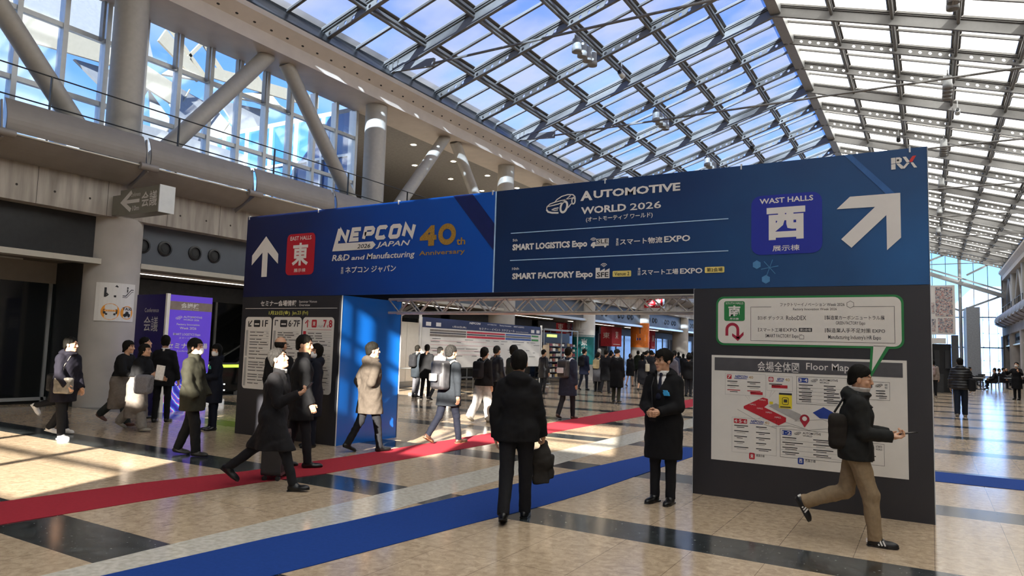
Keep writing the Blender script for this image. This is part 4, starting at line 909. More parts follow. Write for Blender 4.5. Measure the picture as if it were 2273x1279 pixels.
m = MB(); text(m, 'information', (-0.59,-0.21,3.5,3.57), f, 0.016, bold=0.0); polyf(m, circ(-0.4,3.36,0.055,14), f, 0.016); polyf(m, [(-0.52,3.08),(-0.28,3.08),(-0.33,3.29),(-0.47,3.29)], f, 0.016); rect(m,-0.3,-0.2,3.2,3.24,f,0.016); adopt(m.build('white_pictogram', M_ink), t)
m = MB(); text(m, 'インフォメーション', (-0.62,0.1,2.86,2.93), f, 0.012, bold=0.0); adopt(m.build('black_lettering', M_kblack), t); m = MB(); text(m, 'Information', (-0.62,-0.05,2.74,2.81), f, 0.012, bold=0.0); adopt(m.build('black_lettering', M_kblack), t)
t, f = col_wrap(yc, 0.9, 2.62, 'column_wrap', mat('teal_print','0e6b6c',0.5), 'teal wrap with white kanji and checker edge under the white column wrap')
m = MB(); text(m, '東', (-0.15,0.2,2.0,2.4), f, 0.012, bold=0.02); text(m, '方', (-0.15,0.2,1.55,1.95), f, 0.012, bold=0.02)
for k in range(20):
    for j in range(2): rect(m, -0.8+0.08*k+0.04*j, -0.8+0.08*k+0.04*j+0.04, 2.5+0.05*j, 2.55+0.05*j, f, 0.012)
adopt(m.build('white_lettering', M_ink), t)
yc = COLY[6]
t, f = col_wrap(yc, 2.05, 3.75, 'column_wrap', mat('orange_wrap','e0761f',0.5), 'orange wrap with a dark up arrow on a far concrete column')
m = MB(); stroke(m, [(0.0,3.0),(0.0,3.5)], 0.07, f, 0.012); polyf(m, [(-0.13,3.4),(0.13,3.4),(0.0,3.62)], f, 0.013); rect(m,-0.3,0.3,2.2,2.27,f,0.012); rect(m,-0.15,0.3,2.34,2.39,f,0.012)
adopt(m.build('dark_pictogram', mat('brown_print','5a2a10',0.5)), t)
m = MB(); rect(m,-0.25,0.38,2.5,2.95,f,0.012); adopt(m.build('white_label', M_ink), t); m = MB(); rect(m,-0.2,0.05,2.55,2.7,f,0.016); adopt(m.build('blue_label', M_bprint), t)
# red banners hung in the arcade
def banner(x, y, z0, z1, wd, dp, label, two=True):
    t = thing('hanging_banner', label, 'banner', (x,y,z0)); MB().box(-dp/2,dp/2,-wd/2,wd/2,0,z1-z0).build('banner_cloth', mat('red_banner_cloth','a31d2b',0.7), t)
    f1 = lambda u,v,d: (dp/2+0.004+d, u, v); f2 = lambda u,v,d: (u, -wd/2-0.004-d, v); m = MB(); h_ = z1-z0
    text(m, '東', (-0.25,0.25,h_*0.4,h_*0.4+0.5), f1, 0, bold=0.0); text(m, '東', (-dp*0.3,dp*0.3,h_*0.4,h_*0.4+0.4), f2, 0, bold=0.0); rect(m,-wd*.35,wd*.35,0.12,0.16,f1,0); m.build('white_lettering', M_ink, t)
    m = MB(); m.tube((0,0,h_),(0,0,3.55-z0),0.012,n=6); m.build('hanger', M_steel, t); return t
banner(-18.6,44.6,2.05,3.35,1.7,0.8,'wide red kanji banner in the arcade left of the orange column')
banner(-18.9,53.2,2.0,3.42,0.9,0.5,'narrow red kanji banner seen just right of the orange column')
banner(-18.7,37.6,2.55,3.3,0.9,0.6,'small red banner above the souvenir kiosk')

# purple conference kiosk
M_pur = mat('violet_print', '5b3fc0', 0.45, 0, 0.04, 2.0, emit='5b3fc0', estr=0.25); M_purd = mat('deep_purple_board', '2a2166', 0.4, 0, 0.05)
t = thing('banner_tower', 'violet lit banner tower with white seminar lettering beside the concrete column', 'sign', (-15.6,10.9,0))
px0, py0, py1 = -15.2, 9.93, 11.12
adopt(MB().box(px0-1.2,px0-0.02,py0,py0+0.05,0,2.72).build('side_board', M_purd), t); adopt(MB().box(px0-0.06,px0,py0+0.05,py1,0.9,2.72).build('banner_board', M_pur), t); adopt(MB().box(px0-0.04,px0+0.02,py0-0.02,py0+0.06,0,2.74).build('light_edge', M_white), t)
def artm():
    m, n, o = node_mat('swirling_light_art'); L = n.links.new; b = n.nodes.new('ShaderNodeBsdfPrincipled'); L(b.outputs[0], o.inputs[0]); b.inputs['Roughness'].default_value = 0.4
    tcn = n.nodes.new('ShaderNodeTexCoord'); wv = n.nodes.new('ShaderNodeTexWave'); wv.inputs['Scale'].default_value = 1.6; wv.inputs['Distortion'].default_value = 6; wv.inputs['Detail'].default_value = 3; wv.bands_direction = 'DIAGONAL'
    r = n.nodes.new('ShaderNodeValToRGB'); els = r.color_ramp.elements; els[0].position = 0.0; els[0].color = (*lin('20309a'),1); els[1].position = 1.0; els[1].color = (*lin('3558d8'),1)
    for p_, c in ((0.3,'5a3cc8'),(0.5,'2fb4e8'),(0.62,'e8e2f6'),(0.75,'c050b8')): e = els.new(p_); e.color = (*lin(c),1)
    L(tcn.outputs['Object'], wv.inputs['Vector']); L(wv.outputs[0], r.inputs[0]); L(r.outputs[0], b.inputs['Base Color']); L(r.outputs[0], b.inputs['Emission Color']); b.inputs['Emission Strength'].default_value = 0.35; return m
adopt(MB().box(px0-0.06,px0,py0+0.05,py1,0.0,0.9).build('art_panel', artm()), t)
FP = lambda u, v, d: (px0+0.004+d, u, v); FQ = lambda u, v, d: (u, py0-0.004-d, v)
m = MB(); rect(m, py0+0.06, py1, 2.37, 2.57, FP, 0.001); adopt(m.build('taupe_band', mat('taupe_print','8a7c74',0.5)), t)
m = LMB(); text(m, '会議棟', (10.28,10.76,2.42,2.545), FP, 0.003, bold=0.02); text(m, 'Conference Tower', (10.28,10.76,2.38,2.41), FP, 0.003, bold=0.0)
car(m, 10.16, 2.15, 0.17, 0.08, FP, 0.003); text(m, 'AUTOMOTIVE', (10.36,10.86,2.19,2.24), FP, 0.003); text(m, 'WORLD 2026', (10.36,10.78,2.13,2.17), FP, 0.003)
text(m, 'Factory Innovation', (10.2,10.8,2.0,2.06), FP, 0.003); text(m, 'Week 2026', (10.28,10.72,1.92,1.98), FP, 0.003); text(m, 'SMART LOGISTICS Expo', (10.12,10.84,1.76,1.83), FP, 0.003); text(m, 'スマート物流', (10.28,10.7,1.69,1.74), FP, 0.003, bold=0.0)
text(m, 'セミナー会場', (9.99,11.05,1.46,1.60), FP, 0.003, bold=0.02); text(m, 'Conference Venue', (10.25,10.85,1.39,1.43), FP, 0.003, bold=0.0)
text(m, 'Conference', (-16.05,-15.5,2.3,2.4), FQ, 0.003, bold=0.0); text(m, '会議', (-16.05,-15.5,1.85,2.2), FQ, 0.003, bold=0.0); gp_blocks(m, 'white_lettering', M_ink, 0.02, t)
t = thing('notice_stand', 'white notice board half hidden between the concrete column and the purple tower', 'sign', (-17.6,10.95,0))
adopt(MB().box(-17.62,-17.58,10.6,11.15,0.9,2.05).build('board', M_ppr), t); adopt(MB().bar((-17.6,10.85,0),(-17.6,10.85,0.9),0.05,0.05).box(-17.8,-17.4,10.7,11.0,0,0.03).build('stand', M_steel), t)
m = MB()
for k,(z,wd) in enumerate(((1.85,.15),(1.75,.3),(1.55,.36),(1.4,.3))): rect(m,10.7,10.7+wd,z,z+0.05,lambda u,v,d:(-17.576+d,u,v),0)
adopt(m.build('black_print', M_kblack), t)
# escalator beside the left pillar
t = thing('escalator', 'dark escalator with green lit edge and black rounded handrail end behind the left pillar', 'escalator', (-19.4,15.2,0))
def balus(x):
    r_ = MB(); pts = [(x,13.2+0.45*math.cos(R(a)),0.62+0.45*math.sin(R(a))) for a in range(-80,-361,-20)][::-1] if False else [(x,13.25-0.42*math.sin(R(a)),0.55-0.42*math.cos(R(a))) for a in range(0,181,15)]
    pts += [(x,14.6,0.97),(x,20.5,4.3)]; r_.path(pts, 0.045, 8); adopt(r_.build('handrail', M_black), t)
    p_ = MB(); ring = [(pt[1],pt[2]) for pt in pts[:-1]]+[(19.5,3.72),(19.5,2.9),(14.6,0.12),(13.25,0.10)]
    p_.prism(ring, lambda u,v,d:(x+d,u,v), 0.02); adopt(p_.build('balustrade', M_darkglass), t)
balus(-18.6); balus(-19.7)
m = MB()
for k in range(14): m.box(-19.6,-18.65,14.2+0.4*k,14.65+0.4*k,0.0 if k < 1 else 0.2*(k-1),0.2*k+0.02)
m.box(-19.6,-18.65,12.7,14.2,0,0.02); adopt(m.build('step', M_steel_d), t)
m = MB().box(-18.57,-18.55,13.2,14.8,0.86,0.95); adopt(m.build('green_light', mat('green_lamp','b4d24a',0.4,emit='b4d24a',estr=0.8)), t)
m = MB().box(-18.57,-18.55,13.3,14.2,0.16,0.19).box(-18.57,-18.55,13.3,14.2,0.34,0.37); adopt(m.build('skirt_light', mat('white_lamp','ffffff',0.4,emit='ffffff',estr=2.0)), t)

# schedule board beyond the gate
t = thing('schedule_board', 'wide white seminar schedule board with navy top and coloured header rows', 'notice board', (-15.4,24.1,0))
bx0, ya, yb, zb, zt = -15.4, 19.76, 28.55, 0.93, 2.72
adopt(MB().box(bx0-0.05,bx0,ya,yb,zb,zt).build('board', M_ppr), t)
FB = lambda u, v, d: (bx0+0.004+d, u, v)
m = MB(); rect(m, ya, yb, 2.36, zt, FB, 0); adopt(m.build('navy_header', mat('navy_board_print','232f56',0.5)), t)
m = LMB()
for y_ in (ya+0.2, ya+0.8, yb-0.9, yb-0.4): rect(m, y_, y_+0.3, 2.42, 2.56, FB, 0.002)
text(m, 'セミナー・イベント スケジュール', (23.4,26.2,2.40,2.50), FB, 0.002); text(m, '1月23日(金)', (21.6,22.5,2.40,2.49), FB, 0.002); text(m, 'Seminar & Event Schedule', (26.3,27.4,2.40,2.45), FB, 0.002, bold=0.0)
text(m, 'NEPCON', (22.7,23.5,2.60,2.68), FB, 0.002, bold=0.03, shear=0.25); text(m, 'AUTOMOTIVE', (24.0,24.7,2.62,2.66), FB, 0.002); text(m, 'Factory Innovation', (24.95,25.9,2.6,2.67), FB, 0.002); text(m, 'SMART LOGISTICS', (26.1,27.0,2.61,2.67), FB, 0.002)
gp_blocks(m, 'white_lettering', M_ink, 0.05, t)
cols = ((ya+0.45,22.5,'taupe_head','7d746a'),(22.55,25.4,'red_head','c23344'),(25.45,27.65,'blue_head','3d5c9e'),(27.7,28.35,'green_head','3f8a4a'))
for a, b_, nme, cc in cols:
    m = MB(); rect(m,a,b_,2.24,2.31,FB,0.002); rect(m,a,b_,2.06,2.14,FB,0.002); adopt(m.build(nme, mat(nme,cc,0.5)), t)
m = MB()
for a, b_ in ((ya+0.45,22.5),(22.55,23.9),(23.95,25.4),(25.45,27.65)): rect(m,a,b_,2.165,2.215,FB,0.002)
rnd = random.Random(5)
for row, n_ in ((1.97,10),(1.86,6),(1.62,12),(1.52,5),(1.35,6),(1.2,4)):
    for q in range(n_):
        y_ = rnd.uniform(ya+0.5, yb-0.5); rect(m, y_, y_+rnd.uniform(0.2,0.6), row, row+0.018, FB, 0.002)
adopt(m.build('dark_row', M_gry), t)
m = MB()
for row in (1.9,1.75,1.55,1.4): rect(m, ya+0.5, ya+rnd.uniform(3,5), row, row+0.012, FB, 0.002)
adopt(m.build('pink_row', mat('pink_print','d79aa4',0.5)), t)
m = MB()
for y_ in (ya-0.08, yb+0.12): m.bar((bx0-0.03,y_,0),(bx0-0.03,y_,2.8),0.07,0.07,up=(1,0,0)); m.box(bx0-0.4,bx0+0.4,y_-0.04,y_+0.04,0,0.04)
for y_ in (21.5,24.1,26.5): m.bar((bx0-0.03,y_,0),(bx0-0.03,y_,0.95),0.05,0.05,up=(1,0,0)); m.box(bx0-0.35,bx0+0.35,y_-0.03,y_+0.03,0,0.03)
adopt(m.build('stand', M_white), t)
t = thing('barrier_rail', 'low grey barrier rail on posts behind the legs of the schedule board', 'barrier', (-16.6,24,0))
m = MB(); m.tube((0,-5,0.85),(0,5,0.85),0.03,n=8); m.build('rail', M_steel, t)
for k in range(6): MB().tube((0,-4.8+1.9*k,0),(0,-4.8+1.9*k,0.85),0.025,n=8).build('post', M_steel, t)
# white hoarding left of the board
t = thing('hoarding', 'tall white partition hoarding with narrow joints left of the schedule board', 'partition', (-18.6,23.6,0))
for k in range(6): MB().box(-0.05,0.05,-2.4+0.8*k+0.01,-2.4+0.8*(k+1)-0.01,0,2.67).build('panel', M_white, t)
m = MB().box(0.05,0.08,-2.4,2.4,0.0,0.22); m.build('skirting', M_steel, t)
t = thing('stair_truss', 'pale steel truss of a rising escalator above the white hoarding', 'truss', (-18.3,24,2.5))
m = MB(); m.bar((0,-3.0,0.1),(0,2.2,2.3),0.08,0.12); m.bar((0,-3.0,0.9),(0,1.4,2.8),0.06,0.08)
for k in range(7): a = k/6; m.bar((0,-3.0+4.9*a,0.1+2.1*a),(0,-3.0+4.4*min(1,a+0.12),0.9+1.9*min(1,a+0.12)),0.05,0.06)
m.build('lattice', M_steel, t)
m = MB().bar((0.05,-3.0,-0.05),(0.05,2.2,2.15),0.05,0.06); m.build('handrail', M_alu_b, t)

# souvenir kiosk with stocked shelves
t = thing('kiosk', 'souvenir kiosk with steel frame, lit shop sign and shelves', 'kiosk', (-16.9,33.7,0))
m = MB()
for y_ in (-2.0,0.0,2.0): m.bar((0,y_,0),(0,y_,2.75),0.05,0.05,up=(1,0,0))
m.bar((0,-2,2.75),(0,2,2.75),0.06,0.06); m.bar((-0.6,-2,2.75),(-0.6,2,2.75),0.06,0.06); m.build('frame', M_steel, t)
for k in range(7): MB().box(-0.45,0.0,-1.9,1.9,0.25+0.27*k,0.28+0.27*k).build('shelf', M_steel_d, t)
MB().box(-0.5,-0.47,-1.95,1.95,0.2,2.6).build('back_board', M_dark, t); MB().box(-0.1,0.04,-1.5,-0.6,2.35,2.5).build('shop_sign', mat('lime_sign','c7d27a',0.5,emit='c7d27a',estr=0.6), t)
rnd = random.Random(11); cols_ = [mat('goods_%s' % c, c, 0.5) for c in ('c9c2b6','8a4a3a','e2dccf','3a3a44','b49a6a','7a2f38','d8cfc0')]
goods = MB().box(-0.16,0.16,-0.12,0.12,0,0.15).build('goods_box', cols_[0]); kk = 0
for k in range(7):
    for q in range(11):
        o = goods if kk == 0 else goods.copy()
        if kk: C.objects.link(o)
        if kk % 7 and kk: o.data = goods.data.copy(); o.data.materials[0] = cols_[kk % 7]
        s_ = rnd.uniform(0.75,1.2); o.scale = (1,s_,rnd.uniform(0.7,1.25)); o.location = (-17.12, 33.7-1.72+0.344*q, 0.28+0.27*k); kk += 1
        tag(o, 'small boxed souvenir standing in a row on the kiosk shelves', 'souvenir', 'souvenirs on the kiosk shelves')
t = thing('coat_display', 'beige garment hanging at the corner of the kiosk', 'garment', (-16.6,31.4,0))
m = MB(); m.tube((0,0,1.9),(0,0,2.05),0.02,n=6); m.bar((0,-0.2,1.9),(0,0.2,1.9),0.03,0.03); m.build('hanger', M_steel, t)
m = MB(); m.prism([(-0.22,1.9),(-0.1,1.94),(0.1,1.94),(0.22,1.9),(0.3,1.3),(0.22,1.28),(0.18,1.05),(-0.18,1.05),(-0.22,1.28),(-0.3,1.3)], lambda u,v,d:(0.06-d,u,v), 0.12); m.build('cloth', mat('beige_cloth','b9a488',0.8), t)
m = MB(); m.bar((0,0,0),(0,0,2.05),0.03,0.03,up=(1,0,0)); m.box(-0.2,0.2,-0.2,0.2,0,0.02); m.build('stand', M_steel, t)

# spotlight clusters hung from the roof purlins and small cameras / lamps
def spot_cluster(x, y, label, grp):
    z = roofz(x)
    t = thing('spotlight_cluster', label, 'spotlight', (x,y,z), 0, grp)
    MB().bar((0,-0.9,-0.25),(0,0.9,-0.25),0.07,0.07).bar((0,-0.7,0),(0,-0.7,-0.25),0.04,0.04,up=(1,0,0)).bar((0,0.7,0),(0,0.7,-0.25),0.04,0.04,up=(1,0,0)).build('bracket_bar', M_steel, t)
    for k in range(4):
        yy = -0.72+0.48*k
        m = MB().lathe([(0.0,-0.28),(0.15,-0.28),(0.17,-0.34),(0.17,-0.62),(0.19,-0.66),(0.19,-0.84),(0.165,-0.84),(0.14,-0.7),(0.0,-0.68)], (0,yy,0), 18); m.build('lamp_housing', M_steel, t)
    return t
sc0 = spot_cluster(XC-6.2, 24.0, 'cluster of four grey spotlights on a purlin of the left roof slope', 'spotlight clusters on the left roof slope')
for y in (33.0, 42.2, 51.5, 61): c = copy_tree(sc0); c.location = (XC-6.2, y, roofz(XC-6.2))
for i_, y in enumerate((25.2, 34.4, 44.2, 53.6, 63.5, 73)):
    c = copy_tree(sc0); c.location = (XC+5.95, y, roofz(XC+5.95)); tag(c, 'cluster of four grey spotlights on a purlin of the right roof slope', 'spotlight', 'spotlight clusters on the right roof slope')
def small_lamp(x, y, col, label):
    t = thing('ceiling_camera', label, 'camera', (x,y,roofz(x)))
    MB().bar((0,0,0),(0,0,-0.45),0.04,0.04,up=(1,0,0)).build('drop_rod', M_steel, t); MB().tube((0,0.15,-0.55),(0,-0.2,-0.5),0.12,0.10,n=14).build('body', col, t); MB().tube((0,-0.2,-0.5),(0,-0.28,-0.49),0.07,0.07,n=12).build('lens', M_black, t)
small_lamp(-11.0,27.0,M_alu_b,'small white cylinder device hanging near the middle of the left roof slope')
small_lamp(-8.9,42.5,M_black,'small black device under the left roof slope above the gateway')
small_lamp(-1.3,44.0,M_black,'small black device under the right roof slope')
small_lamp(1.3,37.6,M_alu_b,'small silver lamp pair under the right roof slope')

# right background: banner wall, dark kiosk, counters, tables
t = thing('display_wall', 'grey display wall of collaged posters above a dark stall right of the gateway', 'display', (-1.0,45,0))
MB().box(-2.6,2.22,0,0.25,3.15,5.85).build('poster_wall', M_ppr, t)
def collage():
    m, n, o = node_mat('poster_collage'); L = n.links.new; b = n.nodes.new('ShaderNodeBsdfPrincipled'); L(b.outputs[0], o.inputs[0]); b.inputs['Roughness'].default_value = 0.6
    tcn = n.nodes.new('ShaderNodeTexCoord'); v = n.nodes.new('ShaderNodeTexVoronoi'); v.inputs['Scale'].default_value = 16; v.distance = 'CHEBYCHEV'; z = n.nodes.new('ShaderNodeTexNoise'); z.inputs['Scale'].default_value = 9; z.inputs['Detail'].default_value = 8
    r = n.nodes.new('ShaderNodeValToRGB'); els = r.color_ramp.elements; els[0].position = 0.3; els[0].color = (*lin('4a4c58'),1); els[1].position = 0.62; els[1].color = (*lin('c9c4bd'),1)
    for p_, c in ((0.42,'8d8f98'),(0.5,'b8b4b0'),(0.56,'b87a70')): e = els.new(p_); e.color = (*lin(c),1)
    mxn = n.nodes.new('ShaderNodeMix'); mxn.inputs[0].default_value = 0.45; L(tcn.outputs['Object'], v.inputs['Vector']); L(tcn.outputs['Object'], z.inputs['Vector']); L(z.outputs[0], mxn.inputs[2]); L(v.outputs['Color'], mxn.inputs[3]); L(mxn.outputs[0], r.inputs[0]); L(r.outputs[0], b.inputs['Base Color']); return m
M_col = collage()
for a, b_, z0, z1 in ((0.9,1.25,4.3,4.9),(1.3,2.1,4.15,5.75),(0.9,1.3,3.3,4.0),(1.4,2.1,3.25,4.05),(-2.4,0.8,3.3,5.7)): MB().box(a,b_,-0.02,0.0,z0,z1).build('poster', M_col, t)
MB().box(2.0,2.32,-0.3,0.4,0,3.12).build('stall_post', M_steel_d, t); MB().box(-2.6,1.75,-0.2,0.0,2.65,2.95).build('stall_fascia', M_ppr, t); MB().box(-2.6,2.0,0.6,0.7,0,2.65).build('stall_back', M_black, t); MB().box(-2.6,1.6,-0.3,0.5,0,1.0).build('counter', M_dark, t)
m = MB()
for k in range(3): m.box(0.7+0.5*k,0.95+0.5*k,0.3,0.5,1.3,2.3)
m.build('hanging_goods', M_dark, t)
t = thing('column_wrap', 'blue wrap with white lettering on a right-hand column far down the hall', 'sign', (mir(-17.6),COLY[9-1]-0.7,0.3))
yc8 = COLY[8]
f = lambda u, v, d: (mir(-17.62)-(0.66+d)*math.cos(u/0.66), yc8-(0.66+d)*math.sin(u/0.66), v)
w_ = MB(); curved_rect(w_, -0.4, 1.6, 0.5, 4.0, f, 0.0, n=16); adopt(w_.build('wrap_sheet', mat('bright_blue_wrap','1f3fd0',0.5)), t)
m = MB(); text(m, '南', (0.0,0.3,3.0,3.4), f, 0.01); text(m, '展', (0.0,0.3,2.4,2.8), f, 0.01); text(m, '示', (0.0,0.3,1.8,2.2), f, 0.01); text(m, '棟', (0.0,0.3,1.2,1.6), f, 0.01); adopt(m.build('white_lettering', M_ink), t)
def cafe_table(x, y, label):
    t = thing('cafe_table', label, 'table', (x,y,0)); MB().box(-0.45,0.45,-0.35,0.35,0.71,0.74).build('tabletop', M_lgry, t); MB().tube((0,0,0.03),(0,0,0.71),0.035,n=10).build('post', M_steel_d, t); MB().tube((0,0,0),(0,0,0.03),0.25,n=18).build('base', M_steel_d, t)
def chair(x, y, rz, first=[None]):
    if first[0] is None:
        t = thing('chair', 'dark chair among the tables by the far end windows', 'chair', (x,y,0), rz, 'chairs at the far tables')
        MB().box(-0.22,0.22,-0.22,0.22,0.42,0.46).build('seat', M_dark, t); MB().box(-0.22,0.22,-0.24,-0.2,0.5,0.86).build('backrest', M_dark, t)
        for a in (-0.2,0.2):
            for b_ in (-0.2,0.2): MB().tube((a,b_,0),(a,b_,0.42),0.015,n=6).build('leg', M_steel, t)
        first[0] = t
    else: t = copy_tree(first[0]); t.location = (x,y,0); t.rotation_euler = (0,0,rz)
TAB = [(2.7,53.5,'grey cafe table nearest the display wall'),(4.6,56,'grey cafe table right of the nearest one'),(3.2,61,'grey cafe table in the second row'),(5.4,64,'grey cafe table farthest right by the end windows')]
for x, y, l in TAB:
    cafe_table(x, y, l); chair(x-0.75,y,-PI/2); chair(x+0.75,y,PI/2); chair(x,y+0.75,PI)
# ------------------------------------------------------------------ people: distance fields turned into smooth meshes
A3 = lambda v: np.array(v, dtype=np.float32)
def _snet(fn, lo, hi, h):
    ax = [np.arange(lo[i]-h, hi[i]+2*h, h, dtype=np.float32) for i in range(3)]
    P = np.stack(np.meshgrid(*ax, indexing='ij'), -1); d = fn(P); s = d < 0; n = np.array(d.shape)-1
    offs = [(i,j,k) for i in (0,1) for j in (0,1) for k in (0,1)]
    cnt = sum(s[i:i+n[0], j:j+n[1], k:k+n[2]].astype(np.int8) for i,j,k in offs); mask = (cnt > 0) & (cnt < 8)
    idx = np.argwhere(mask)
    if not len(idx): return np.zeros((0,3)), np.zeros((0,4), int)
    D = np.stack([d[idx[:,0]+i, idx[:,1]+j, idx[:,2]+k] for i,j,k in offs], 1); O = np.array(offs, np.float32)
    acc = np.zeros((len(idx),3), np.float32); c = np.zeros(len(idx), np.float32)
    for a in range(8):
        for b in range(a+1,8):
            if np.abs(O[a]-O[b]).sum() != 1: continue
            cr = (D[:,a] < 0) != (D[:,b] < 0); t = np.where(cr, D[:,a]/np.where(cr, D[:,a]-D[:,b], 1), 0)
            acc += np.where(cr[:,None], O[a]+(O[b]-O[a])*t[:,None], 0); c += cr
    V = (idx+acc/c[:,None])*h+np.array([a[0] for a in ax], np.float32)
    vid = -np.ones(mask.shape, int); vid[mask] = np.arange(len(idx)); Q = []
    for a in range(3):
        b, e = (a+1) % 3, (a+2) % 3
        sl = [slice(None)]*3; sl2 = [slice(None)]*3; sl[a] = slice(0,-1); sl2[a] = slice(1,None)
        for q in (b, e): sl[q] = slice(1,-1); sl2[q] = slice(1,-1)
        s0, s1 = s[tuple(sl)], s[tuple(sl2)]; E_ = np.argwhere(s0 != s1)
        if not len(E_): continue
        sg = s0[tuple(E_.T)]; E_[:,b] += 1; E_[:,e] += 1
        def cell(db, de): r = E_.copy(); r[:,b] -= db; r[:,e] -= de; return vid[tuple(r.T)]
        q = np.stack([cell(1,1), cell(0,1), cell(0,0), cell(1,0)], 1); q[~sg] = q[~sg][:,::-1]; Q.append(q)
    Q = np.concatenate(Q); return V, Q[(Q >= 0).all(1)]
def rc(P, a, b, ra, rb, ex=1.0, ey=1.0):
    """rounded cone from a to b; ex, ey stretch its section"""
    a, b = A3(a), A3(b); S = A3((1/ex, 1/ey, 1)); q = (P-a)*S; ab = (b-a)*S; t = np.clip((q@ab)/max(float(ab@ab),1e-9), 0, 1)
    return (np.linalg.norm(q-t[...,None]*ab, axis=-1)-(ra+(rb-ra)*t))*min(ex,ey,1)
def el(P, c, r, M=None):
    q = P-A3(c)
    if M is not None: q = q@M
    r = A3(r); k0 = np.linalg.norm(q/r, axis=-1); k1 = np.linalg.norm(q/(r*r), axis=-1)+1e-9; return k0*(k0-1)/k1
def bxs(P, c, hb, r, M=None):
    q = P-A3(c)
    if M is not None: q = q@M
    q = np.abs(q)-(A3(hb)-r); return np.linalg.norm(np.maximum(q,0), axis=-1)+np.minimum(q.max(-1),0)-r
def sm(a, b, k=0.03): h = np.clip(0.5+0.5*(b-a)/k, 0, 1); return b+(a-b)*h-k*h*(1-h)
def folds(P, amp, sc, seed=0):
    r = np.random.RandomState(seed); o = 0
    for i in range(4):
        w = r.randn(3).astype(np.float32)*sc*A3((1,1,0.8)); o = o+np.sin(P@w+r.rand()*6.28+1.3*np.sin(P@(r.randn(3).astype(np.float32)*sc*0.5)))
    return o*(amp/4)
def rot(yaw=0, pitch=0, roll=0):
    return np.array(Matrix.Rotation(yaw,3,'Z') @ Matrix.Rotation(pitch,3,'X') @ Matrix.Rotation(roll,3,'Y'), np.float32)
M_skin = mat('skin', 'c79a7c', 0.5, 0, 0.05, 20); M_lip = mat('lips', 'b27d68', 0.5); M_eye = mat('eye', '1c1614', 0.3); M_brow = mat('eyebrow', '1f1a18', 0.8)
M_hair = mat('black_hair', '15130f', 0.7, 0, 0.4, 90, bump=0.3, bscale=200, spec=0.12); M_hairg = mat('grey_hair', '262422', 0.75, 0, 0.5, 50, spec=0.12); M_hairw = mat('silver_hair', 'a9a6a0', 0.6, 0, 0.2, 50)
def cloth(name, c, rough=0.85, sheen=0): return mat('cloth_'+name, c, rough, 0, 0.12, 25, bump=0.25, bscale=260, spec=0.25)
RES = {'hero':(0.0115,0.0046,0.0044), 'mid':(0.017,0.0075,0.006), 'far':(0.026,0.012,0.0085)}

